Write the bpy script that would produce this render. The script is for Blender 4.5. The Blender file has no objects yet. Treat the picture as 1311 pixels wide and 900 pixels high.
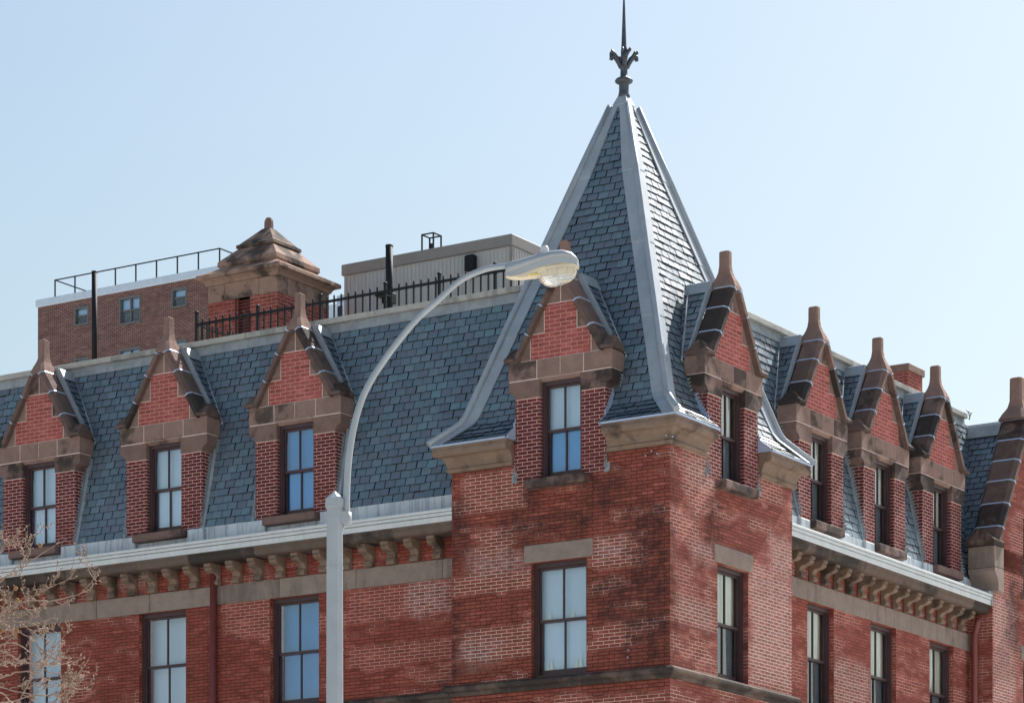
import bpy, math, random
from mathutils import Vector, Matrix, Euler
random.seed(7)
R_ = math.radians
SC = bpy.context.scene
COL = SC.collection

# ------------------------------------------------------------------ camera
F, HY, CX = 4061.0, 1470.0, 655.5          # pixels of the 1311 px wide photograph
TH = R_(32.6); CT, ST = math.cos(TH), math.sin(TH)
Z0 = 47.8; X0 = (858 - CX) / F * Z0
CAMX, CAMY = -X0 * CT + Z0 * ST, -X0 * ST - Z0 * CT
cam_d = bpy.data.cameras.new('camera'); cam = bpy.data.objects.new('camera', cam_d); COL.objects.link(cam)
cam.location = (CAMX, CAMY, 1.6)
cam.rotation_euler = (R_(90), 0, TH)
cam_d.sensor_width = 36; cam_d.lens = F / 1311 * 36
cam_d.shift_x = 0.0; cam_d.shift_y = (HY - 450) / 1311
cam_d.clip_start = 0.5; cam_d.clip_end = 6000
SC.camera = cam

# ------------------------------------------------------------------ light
SUN_EL, SUN_AZ = R_(47), R_(4.5)               # azimuth from +Y towards +X
W = bpy.data.worlds.new('World'); SC.world = W; W.use_nodes = True
wn = W.node_tree.nodes; wl = W.node_tree.links
sky = wn.new('ShaderNodeTexSky'); sky.sky_type = 'NISHITA'; sky.sun_disc = False
sky.sun_elevation = SUN_EL; sky.sun_rotation = SUN_AZ
sky.air_density = 1.62; sky.dust_density = 2.2; sky.ozone_density = 2.7
wl.new(sky.outputs[0], wn['Background'].inputs[0]); wn['Background'].inputs[1].default_value = 0.077
sun_d = bpy.data.lights.new('sun', 'SUN'); sun = bpy.data.objects.new('sun', sun_d); COL.objects.link(sun)
sun_d.energy = 5.0; sun_d.angle = R_(0.5); sun_d.color = (1.0, 0.97, 0.93)
sd = Vector((math.sin(SUN_AZ) * math.cos(SUN_EL), math.cos(SUN_AZ) * math.cos(SUN_EL), math.sin(SUN_EL)))
sun.rotation_euler = sd.to_track_quat('Z', 'Y').to_euler(); sun.location = (0, 0, 60)
SC.view_settings.view_transform = 'Standard'; SC.view_settings.look = 'None'
SC.view_settings.exposure = 0.75; SC.view_settings.gamma = 1.0

# ------------------------------------------------------------------ photo measure -> metres
def fL(px, py, d):                            # point on a plane y = d
    r = (px - CX) / F
    x = (r * (Z0 + d * CT) - X0 - d * ST) / (CT + r * ST); Z = Z0 - x * ST + d * CT
    return x, 1.6 + (HY - py) * Z / F
def fR(px, py, d):                            # point on a plane x = -d
    r = (px - CX) / F; x = -d
    y = (r * (Z0 - x * ST) - X0 - x * CT) / (ST - r * CT); Z = Z0 - x * ST + y * CT
    return y, 1.6 + (HY - py) * Z / F
def fW(px, py, Z):                            # point at a distance Z from the viewer
    X = (px - CX) / F * Z
    return Vector((CAMX + X * CT - Z * ST, CAMY + X * ST + Z * CT, 1.6 + (HY - py) * Z / F))

# ------------------------------------------------------------------ material helpers
class NT:
    def __init__(s, name):
        s.m = bpy.data.materials.new(name); s.m.use_nodes = True
        s.t = s.m.node_tree; s.n = s.t.nodes; s.l = s.t.links
        s.b = s.n['Principled BSDF']
    def new(s, typ, **kw):
        o = s.n.new(typ)
        for k, v in kw.items(): setattr(o, k, v)
        return o
    def put(s, v, sock):
        if hasattr(v, 'is_linked') or hasattr(v, 'links'): s.l.new(v, sock)
        else: sock.default_value = v
    def math(s, op, a, b=0.0, c=None, clamp=False):
        o = s.new('ShaderNodeMath', operation=op, use_clamp=clamp)
        s.put(a, o.inputs[0]); s.put(b, o.inputs[1])
        if c is not None: s.put(c, o.inputs[2])
        return o.outputs[0]
    def mix(s, f, a, b, blend='MIX'):
        o = s.new('ShaderNodeMix', data_type='RGBA', blend_type=blend)
        s.put(f, o.inputs[0])
        for v, k in ((a, 6), (b, 7)):
            if isinstance(v, tuple): o.inputs[k].default_value = (*v[:3], 1)
            else: s.l.new(v, o.inputs[k])
        return o.outputs[2]
    def noise(s, vec, scale, detail=3, rough=0.55, dist=0.0):
        o = s.new('ShaderNodeTexNoise'); s.put(vec, o.inputs['Vector'])
        o.inputs['Scale'].default_value = scale; o.inputs['Detail'].default_value = detail
        o.inputs['Roughness'].default_value = rough; o.inputs['Distortion'].default_value = dist
        return o.outputs[0]
    def ramp(s, f, lo, hi, a=0.0, b=1.0, smooth=True):
        o = s.new('ShaderNodeMapRange', interpolation_type='SMOOTHSTEP' if smooth else 'LINEAR')
        s.put(f, o.inputs[0]); s.put(lo, o.inputs[1]); s.put(hi, o.inputs[2])
        o.inputs[3].default_value = a; o.inputs[4].default_value = b
        return o.outputs[0]
    def pos(s): return s.new('ShaderNodeNewGeometry').outputs['Position']
    def isl(s): return s.new('ShaderNodeNewGeometry').outputs['Random Per Island']
    def uv(s): return s.new('ShaderNodeUVMap').outputs[0]
    def scale(s, vec, v):
        o = s.new('ShaderNodeVectorMath', operation='MULTIPLY'); s.l.new(vec, o.inputs[0]); o.inputs[1].default_value = v
        return o.outputs[0]
    def bump(s, h, strength=0.5, dist=0.01):
        o = s.new('ShaderNodeBump'); s.l.new(h, o.inputs['Height'])
        o.inputs['Strength'].default_value = strength; o.inputs['Distance'].default_value = dist
        s.l.new(o.outputs[0], s.b.inputs['Normal'])
    def col(s, c):
        s.put(c if not isinstance(c, tuple) else (*c[:3], 1), s.b.inputs['Base Color'])
    def rough(s, r): s.put(r, s.b.inputs['Roughness'])

def srgb(r, g, b):
    f = lambda c: (c / 255 / 12.92) if c <= 10 else ((c / 255 + 0.055) / 1.055) ** 2.4
    return (f(r), f(g), f(b))

def brick_mat(name, c1, c2, m_light, m_dark, light=0.5, bw=0.195, rh=0.055, ms=0.0052, rects=(), chalk=(), soot=0.5,
              soot_rects=(), tone=0.35, soot_col=(0.035, 0.02, 0.02), bias=0.0):
    """running-bond brickwork; rects = areas repointed with pale mortar, chalk = areas whitened by salts"""
    k = NT(name); uv = k.uv(); pos = k.pos()
    br = k.new('ShaderNodeTexBrick'); k.l.new(uv, br.inputs['Vector'])
    br.offset = 0.5; br.inputs['Scale'].default_value = 1.0
    br.inputs['Brick Width'].default_value = bw; br.inputs['Row Height'].default_value = rh
    br.inputs['Mortar Size'].default_value = ms; br.inputs['Mortar Smooth'].default_value = 0.25
    br.inputs['Bias'].default_value = bias
    br.inputs['Color1'].default_value = (0, 0, 0, 1); br.inputs['Color2'].default_value = (1, 1, 1, 1)
    br.inputs['Mortar'].default_value = (0.5, 0.5, 0.5, 1)
    sep = k.new('ShaderNodeSeparateXYZ'); k.l.new(uv, sep.inputs[0])
    u, v = sep.outputs[0], sep.outputs[1]
    row = k.math('FLOOR', k.math('DIVIDE', v, rh))
    half = k.math('MULTIPLY', k.math('MODULO', row, 2.0), bw * 0.5)
    cu = k.math('MULTIPLY', k.math('FLOOR', k.math('DIVIDE', k.math('ADD', u, half), bw)), bw)
    cv = k.math('MULTIPLY', row, rh)
    cell = k.new('ShaderNodeCombineXYZ'); k.put(cu, cell.inputs[0]); k.put(cv, cell.inputs[1])
    # brick tint
    wn_ = k.new('ShaderNodeTexWhiteNoise'); k.l.new(cell.outputs[0], wn_.inputs['Vector'])
    t = wn_.outputs['Value']
    base = k.mix(t, c1, c2)
    wn2 = k.new('ShaderNodeTexWhiteNoise'); k.l.new(k.scale(cell.outputs[0], (3.7, 5.3, 1)), wn2.inputs['Vector']); t2 = wn2.outputs['Value']
    base = k.mix(k.ramp(t2, 0.9, 0.91, 0, 0.6, False), base, tuple(c * 0.45 for c in c1))
    base = k.mix(k.ramp(t2, 0.06, 0.05, 0, 0.5, False), base, tuple(min(1, c * 1.5 + 0.03) for c in c1))
    big = k.noise(pos, 0.9, 5, 0.6)
    base = k.mix(k.ramp(big, 0.35, 0.7, 0, tone), base, tuple(c * 0.62 for c in c1))
    fine = k.noise(pos, 38, 3, 0.7)
    base = k.mix(k.ramp(fine, 0.3, 0.75, 0, 0.35), base, tuple(min(1, c * 1.5 + 0.02) for c in c1))
    # where is the mortar pale?
    n2 = k.noise(k.scale(cell.outputs[0], (0.55, 1.7, 1)), 1.3, 3, 0.6)
    pale = k.ramp(n2, 0.56 - light * 0.2, 0.62 - light * 0.2)
    jit = k.math('MULTIPLY', k.math('SUBTRACT', k.noise(cell.outputs[0], 6.0, 2), 0.5), 0.35)
    def area(rs, soft, uu, vv):
        acc = None
        for (a, b, c, d) in rs:
            m = k.math('MULTIPLY', k.ramp(uu, a - soft, a + soft), k.ramp(uu, b - soft, b + soft, 1, 0))
            m = k.math('MULTIPLY', m, k.math('MULTIPLY', k.ramp(vv, c - soft, c + soft), k.ramp(vv, d - soft, d + soft, 1, 0)))
            acc = m if acc is None else k.math('MAXIMUM', acc, m)
        return acc
    ju = k.math('ADD', cu, jit); jv = k.math('ADD', cv, k.math('MULTIPLY', jit, 0.25))
    a = area(rects, 0.01, ju, jv)
    if a is not None: pale = k.math('MAXIMUM', pale, a)
    mort = k.mix(pale, m_dark, m_light)
    out = k.mix(br.outputs['Fac'], base, mort)
    wob = k.noise(pos, 3.0, 4, 0.65)
    wu = k.math('ADD', u, k.math('MULTIPLY', k.math('SUBTRACT', wob, 0.5), 0.6))
    wv = k.math('ADD', v, k.math('MULTIPLY', k.math('SUBTRACT', k.noise(pos, 2.3, 4, 0.65), 0.5), 0.6))
    a = area(chalk, 0.14, wu, wv)
    if a is not None:
        out = k.mix(k.math('MULTIPLY', a, k.ramp(k.noise(pos, 9, 4, 0.7), 0.35, 0.7, 0.0, 0.42)), out, (0.52, 0.36, 0.33))
    if a is not None:
        out = k.mix(k.math('MULTIPLY', k.math('MULTIPLY', a, br.outputs['Fac']), 0.7), out, (0.75, 0.66, 0.6))
    # soot and rain streaks
    st = k.noise(k.scale(pos, (2.6, 2.6, 0.45)), 1.3, 8, 0.72)
    s = k.ramp(st, 0.5, 0.74, 0, soot)
    a = area(soot_rects, 0.16, wu, wv)
    if a is not None: s = k.math('MAXIMUM', s, k.math('MULTIPLY', a, k.ramp(k.noise(k.scale(pos, (1.5, 1.5, 0.6)), 5, 6, 0.75), 0.3, 0.62, 0.1, 0.85)))
    s = k.math('MULTIPLY', s, k.math('ADD', 0.35, k.math('ADD', k.math('MULTIPLY', t2, 0.45), k.math('MULTIPLY', k.ramp(fine, 0.3, 0.7), 0.35))))
    out = k.mix(s, out, soot_col)
    k.col(out); k.rough(0.9); k.b.inputs['Specular IOR Level'].default_value = 0.2
    h = k.math('SUBTRACT', 1.0, br.outputs['Fac'])
    h = k.math('ADD', h, k.math('MULTIPLY', fine, 0.6))
    k.bump(h, 0.6, 0.008)
    return k.m

def stone_mat(name, c, stain=0.5, dark=(0.03, 0.026, 0.024), sc=2.6, per_block=0.35, streak=False, thresh=0.5, vary=True):
    k = NT(name); pos = k.pos(); r = k.isl()
    off = k.new('ShaderNodeVectorMath', operation='ADD'); k.l.new(pos, off.inputs[0])
    cb = k.new('ShaderNodeCombineXYZ'); k.put(k.math('MULTIPLY', r, 37.0), cb.inputs[0]); k.put(k.math('MULTIPLY', r, 11.0), cb.inputs[2])
    k.l.new(cb.outputs[0], off.inputs[1]); p = off.outputs[0]
    base = k.mix(k.math('MULTIPLY', r, 0.8), c, tuple(q * (1 - per_block) for q in c))
    base = k.mix(k.ramp(k.noise(p, 5, 5, 0.6), 0.3, 0.7, 0, 0.5), base, tuple(min(1, q * 1.35) for q in c))
    base = k.mix(k.ramp(k.noise(pos, 60, 2, 0.7), 0.35, 0.8, 0, 0.35), base, tuple(q * 0.6 for q in c))
    pp = k.scale(p, (1.5, 1.5, 0.35)) if streak else p
    oi = k.new('ShaderNodeObjectInfo'); wr = k.new('ShaderNodeTexWhiteNoise', noise_dimensions='1D')
    k.put(k.math('ADD', k.math('MULTIPLY', r, 517.0), k.math('MULTIPLY', oi.outputs['Random'], 91.0)), wr.inputs['W']); rblk = wr.outputs['Value'] if vary else 0.5
    st = k.noise(pp, sc, 5, 0.62, 0.3)
    st = k.math('ADD', st, k.math('MULTIPLY', k.math('SUBTRACT', rblk, 0.5), 0.42))
    base = k.mix(k.ramp(st, thresh, thresh + 0.2, 0, stain), base, dark)
    k.col(base); k.rough(0.88); k.b.inputs['Specular IOR Level'].default_value = 0.25
    k.bump(k.math('ADD', k.noise(pos, 30, 5, 0.7), k.noise(pos, 7, 3, 0.6)), 0.6, 0.03)
    return k.m

def plain_mat(name, c, rough=0.5, metal=0.0, var=0.15, sc=6, spec=0.5, bump=0.1, streak=0.0):
    k = NT(name); pos = k.pos()
    n = k.noise(pos, sc, 4, 0.6)
    out = k.mix(k.ramp(n, 0.3, 0.7, 0, 1), tuple(q * (1 - var) for q in c), tuple(min(1, q * (1 + var)) for q in c))
    if streak:
        s = k.noise(k.scale(pos, (9, 9, 0.7)), 1.6, 4, 0.6)
        out = k.mix(k.ramp(s, 0.45, 0.7, 0, streak), out, tuple(q * 0.45 for q in c))
    k.col(out); k.rough(rough); k.b.inputs['Metallic'].default_value = metal
    k.b.inputs['Specular IOR Level'].default_value = spec
    if bump: k.bump(k.noise(pos, 22, 3, 0.6), bump, 0.01)
    return k.m

def slate_mat():
    k = NT('slate'); pos = k.pos(); r = k.isl()
    w = k.new('ShaderNodeTexWhiteNoise', noise_dimensions='1D'); k.put(k.math('MULTIPLY', r, 913.0), w.inputs['W'])
    r2 = w.outputs['Value']
    base = k.mix(r, srgb(84, 104, 114), srgb(106, 123, 132))
    base = k.mix(k.ramp(r2, 0.55, 0.6, 0, 0.8, False), base, srgb(93, 99, 110))
    base = k.mix(k.ramp(r2, 0.94, 0.95, 0, 0.75, False), base, srgb(100, 134, 144))
    base = k.mix(k.ramp(k.noise(pos, 14, 4, 0.65), 0.35, 0.75, 0, 0.4), base, srgb(66, 80, 92))
    base = k.mix(k.ramp(k.noise(pos, 1.1, 4, 0.65), 0.45, 0.75, 0, 0.25), base, srgb(122, 134, 144))
    k.col(base); k.rough(k.math('ADD', k.math('MULTIPLY', r2, 0.1), 0.36)); k.b.inputs['Specular IOR Level'].default_value = 1.0
    k.bump(k.math('ADD', k.noise(pos, 26, 4, 0.65), k.math('MULTIPLY', k.noise(pos, 6, 2), 0.8)), 0.3, 0.01)
    return k.m

def glass_mat(name, refl, tint=(0.9, 0.96, 1.0)):
    k = NT(name)
    out = k.n['Material Output']; k.n.remove(k.b)
    tr = k.new('ShaderNodeBsdfTransparent'); tr.inputs[0].default_value = (*tint, 1)
    gl = k.new('ShaderNodeBsdfGlossy'); gl.inputs['Roughness'].default_value = 0.02
    gl.inputs[0].default_value = (0.95, 0.98, 1, 1)
    bp = k.new('ShaderNodeBump'); k.l.new(k.noise(k.pos(), 1.4, 2), bp.inputs['Height']); bp.inputs['Strength'].default_value = 0.12; bp.inputs['Distance'].default_value = 0.05
    k.l.new(bp.outputs[0], gl.inputs['Normal'])
    fr = k.new('ShaderNodeFresnel'); fr.inputs[0].default_value = 1.5
    mx = k.new('ShaderNodeMixShader'); k.put(k.math('ADD', fr.outputs[0], refl, clamp=True), mx.inputs[0])
    k.l.new(tr.outputs[0], mx.inputs[1]); k.l.new(gl.outputs[0], mx.inputs[2]); k.l.new(mx.outputs[0], out.inputs[0])
    return k.m

M = {}
rc = lambda x0, y0, x1, y1, d=0.0: (fL(x0, 0, d)[0], fL(x1, 0, d)[0], fL((x0 + x1) / 2, y1, d)[1], fL((x0 + x1) / 2, y0, d)[1])
rr = lambda x0, y0, x1, y1, d=0.0: (fR(x0, 0, d)[0], fR(x1, 0, d)[0], fR((x0 + x1) / 2, y1, d)[1], fR((x0 + x1) / 2, y0, d)[1])
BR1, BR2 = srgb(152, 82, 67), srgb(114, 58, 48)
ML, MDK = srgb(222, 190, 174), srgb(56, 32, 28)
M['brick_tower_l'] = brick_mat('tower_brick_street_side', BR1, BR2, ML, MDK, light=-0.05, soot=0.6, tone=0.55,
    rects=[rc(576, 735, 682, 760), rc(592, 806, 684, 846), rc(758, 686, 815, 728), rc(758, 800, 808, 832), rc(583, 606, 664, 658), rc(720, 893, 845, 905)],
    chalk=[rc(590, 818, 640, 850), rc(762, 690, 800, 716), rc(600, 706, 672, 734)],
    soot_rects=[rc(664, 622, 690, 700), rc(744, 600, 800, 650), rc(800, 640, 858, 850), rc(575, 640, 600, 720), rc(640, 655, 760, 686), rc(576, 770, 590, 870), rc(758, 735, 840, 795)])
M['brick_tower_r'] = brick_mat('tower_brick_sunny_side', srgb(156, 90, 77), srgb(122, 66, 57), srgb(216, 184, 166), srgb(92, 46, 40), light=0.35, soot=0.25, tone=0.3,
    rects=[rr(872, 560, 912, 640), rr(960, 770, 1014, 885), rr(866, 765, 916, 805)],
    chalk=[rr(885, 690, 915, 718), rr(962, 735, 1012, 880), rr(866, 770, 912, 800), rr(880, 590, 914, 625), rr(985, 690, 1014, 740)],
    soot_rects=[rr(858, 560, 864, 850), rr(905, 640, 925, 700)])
M['brick_main_l'] = brick_mat('front_wall_brick', srgb(152, 81, 66), srgb(118, 60, 49), srgb(205, 160, 148), srgb(92, 42, 38), light=0.1, soot=0.28, tone=0.35,
    rects=[rc(440, 826, 580, 851, .45), rc(530, 868, 580, 876, .45), rc(440, 752, 580, 792, .45), rc(280, 740, 346, 812, .45)],
    chalk=[rc(520, 745, 575, 785, .45), rc(150, 735, 190, 752, .45), rc(320, 722, 340, 742, .45)], soot_rects=[rc(560, 865, 580, 895, .45)])
M['brick_main_r'] = brick_mat('side_wall_brick', srgb(156, 87, 74), srgb(124, 66, 56), srgb(205, 158, 146), srgb(112, 54, 49), light=0.3, soot=0.25, tone=0.35,
    chalk=[rr(1068, 850, 1114, 905, .45)])
M['brick_bay'] = brick_mat('bay_brick', srgb(156, 88, 75), srgb(126, 67, 57), srgb(216, 176, 164), srgb(112, 54, 49), light=0.4, soot=0.3, tone=0.35,
    chalk=[rr(1272, 760, 1300, 900)], soot_rects=[rr(1290, 740, 1304, 830)])
M['brick_pier'] = brick_mat('dormer_pier_brick', srgb(112, 50, 49), srgb(76, 34, 36), srgb(216, 180, 168), srgb(190, 150, 138), light=0.9, bw=0.174, rh=0.057, ms=0.005, soot=0.35, tone=0.4)
M['brick_panel'] = brick_mat('gable_panel_brick', srgb(162, 88, 80), srgb(142, 74, 68), srgb(210, 158, 148), srgb(176, 108, 101), light=0.8, bw=0.2, rh=0.066, ms=0.005, soot=0.06, tone=0.15)
M['brick_far'] = brick_mat('apartment_brick', srgb(106, 74, 70), srgb(44, 28, 32), srgb(164, 138, 128), srgb(148, 122, 112), light=0.6, bw=0.30, rh=0.105, ms=0.013, soot=0.12, tone=0.25, soot_col=(0.06, 0.04, 0.04))
M['brick_turret'] = brick_mat('turret_brick', srgb(160, 86, 76), srgb(112, 56, 50), srgb(206, 150, 138), srgb(176, 112, 104), light=0.7, bw=0.2, rh=0.066, ms=0.005, soot=0.2, tone=0.3)
M['brownstone'] = stone_mat('brownstone', srgb(146, 120, 109), stain=0.75, thresh=0.55)
M['brownstone_dark'] = stone_mat('weathered_brownstone', srgb(132, 107, 98), stain=0.85, thresh=0.5, sc=2.4)
M['turret_dark'] = stone_mat('lichen_stained_stone', srgb(140, 118, 104), stain=0.9, thresh=0.38, sc=3.0, vary=False)
M['coping_sooty'] = stone_mat('sooty_coping_stone', srgb(112, 92, 84), stain=0.88, thresh=0.43, sc=2.6, dark=(0.036, 0.031, 0.029))
M['kneeler_stone'] = stone_mat('worn_kneeler_stone', srgb(112, 92, 84), stain=0.85, thresh=0.42, sc=3.0)
M['finial_stone'] = stone_mat('finial_brownstone', srgb(142, 114, 103), stain=0.15, thresh=0.6, per_block=0.15)
M['bandstone'] = stone_mat('band_stone', srgb(150, 133, 122), stain=0.35, thresh=0.56, streak=True, per_block=0.18)
M['cornice_stone'] = stone_mat('cornice_stone', srgb(140, 118, 102), stain=0.85, thresh=0.48, sc=1.5, dark=(0.045, 0.036, 0.03), per_block=0.3, vary=False)
M['cornice_dark'] = stone_mat('sooty_cornice_stone', srgb(112, 96, 86), stain=0.85, thresh=0.42, sc=1.8, dark=(0.04, 0.034, 0.03))
M['turret_stone'] = stone_mat('turret_brownstone', srgb(164, 135, 119), stain=0.85, thresh=0.44, sc=2.0, vary=False, per_block=0.25)
M['coping_stone'] = stone_mat('limestone_coping', srgb(176, 174, 166), stain=0.5, thresh=0.52, sc=4, streak=True, dark=(0.16, 0.16, 0.15), per_block=0.12)
M['joint'] = plain_mat('pale_mortar', srgb(226, 206, 196), 0.9, var=0.1)
M['slate'] = slate_mat()
M['underlay_edge_shade'] = plain_mat('underlay_and_edge_shade', srgb(20, 26, 36), 0.85, spec=0.1)  # underlay sheet; also painted on slate edges in place of shade
M['lead'] = plain_mat('lead_flashing', srgb(156, 164, 171), 0.45, 0.15, var=0.08, sc=3.5, streak=0.12)
M['lead_dull'] = plain_mat('dull_lead_flashing', srgb(150, 156, 160), 0.55, 0.1, var=0.16, sc=4, streak=0.25)
M['apron'] = plain_mat('streaked_zinc_apron', srgb(196, 203, 208), 0.55, 0.0, var=0.1, sc=3, streak=0.7)
M['gutter'] = plain_mat('pale_painted_gutter', srgb(208, 211, 210), 0.45, 0.0, var=0.06, sc=3, streak=0.12)
M['strap'] = plain_mat('bright_metal_strap', srgb(176, 190, 212), 0.4, 0.2, var=0.06)
M['frame'] = plain_mat('dark_brown_paint', srgb(70, 50, 52), 0.45, var=0.12)
M['downpipe'] = plain_mat('brick_red_paint', srgb(122, 62, 58), 0.45, var=0.1)
M['glass'] = glass_mat('window_glass', 0.10, (0.93, 0.98, 1.0))
M['glass_blue'] = glass_mat('coated_window_glass', 0.14, (0.76, 0.9, 1.0))
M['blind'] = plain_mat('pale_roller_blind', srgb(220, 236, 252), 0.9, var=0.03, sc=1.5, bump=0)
M['painted_sky'] = plain_mat('painted_sky_reflection', srgb(112, 180, 232), 0.9, var=0.05, sc=1.5, bump=0)  # blue sheet behind the panes, painted to stand in for reflected sky
M['curtain'] = plain_mat('cream_curtain', srgb(250, 246, 232), 0.9, var=0.04, sc=2, bump=0)
M['sheer'] = plain_mat('grey_sheer_curtain', srgb(120, 128, 134), 0.9, var=0.1, sc=2, bump=0)
M['dark'] = plain_mat('dark_room', srgb(40, 44, 50), 0.9, var=0.1, bump=0)
M['iron'] = plain_mat('black_iron', srgb(24, 25, 29), 0.65, metal=0.0, var=0.15, spec=0.3)
M['finial'] = plain_mat('weathered_copper_finial', srgb(72, 78, 86), 0.5, 0.3, var=0.3, sc=9)
M['panel'] = plain_mat('grey_cladding', srgb(182, 180, 178), 0.55, 0.0, var=0.06, sc=2, streak=0.12)
M['panel_trim'] = plain_mat('grey_trim', srgb(140, 134, 130), 0.6, var=0.06)
M['pole'] = plain_mat('silver_grey_paint', srgb(164, 170, 174), 0.38, 0.15, var=0.05, sc=5, streak=0.08)
M['lamp_under'] = plain_mat('cream_enamel', srgb(222, 208, 180), 0.5, var=0.05)
M['sticker'] = plain_mat('yellow_sticker', srgb(235, 215, 30), 0.5, var=0.04)
M['ink'] = plain_mat('black_ink', srgb(20, 20, 20), 0.6, var=0.04, bump=0)
M['trim_white'] = plain_mat('pale_parapet_metal', srgb(192, 206, 220), 0.5, var=0.06, streak=0.1)
M['window_grey'] = plain_mat('grey_window_paint', srgb(96, 98, 98), 0.5, var=0.08)
M['roof_felt'] = plain_mat('roof_felt', srgb(120, 118, 114), 0.9)
M['asphalt'] = plain_mat('asphalt', srgb(64, 64, 66), 0.9, var=0.2, sc=3)
M['concrete'] = plain_mat('concrete_paving', srgb(184, 181, 176), 0.9, var=0.12, sc=1.5)
M['bark'] = plain_mat('pale_bark', srgb(152, 128, 112), 0.8, var=0.3, sc=14)
M['ball'] = plain_mat('dry_seed_ball', srgb(140, 104, 66), 0.85, var=0.3, sc=60)
k = NT('lamp_lens'); k.b.inputs['Transmission Weight'].default_value = 0.75; k.col(srgb(242, 240, 232)); k.rough(0.06); k.b.inputs['IOR'].default_value = 1.3; M['lens'] = k.m

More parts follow.
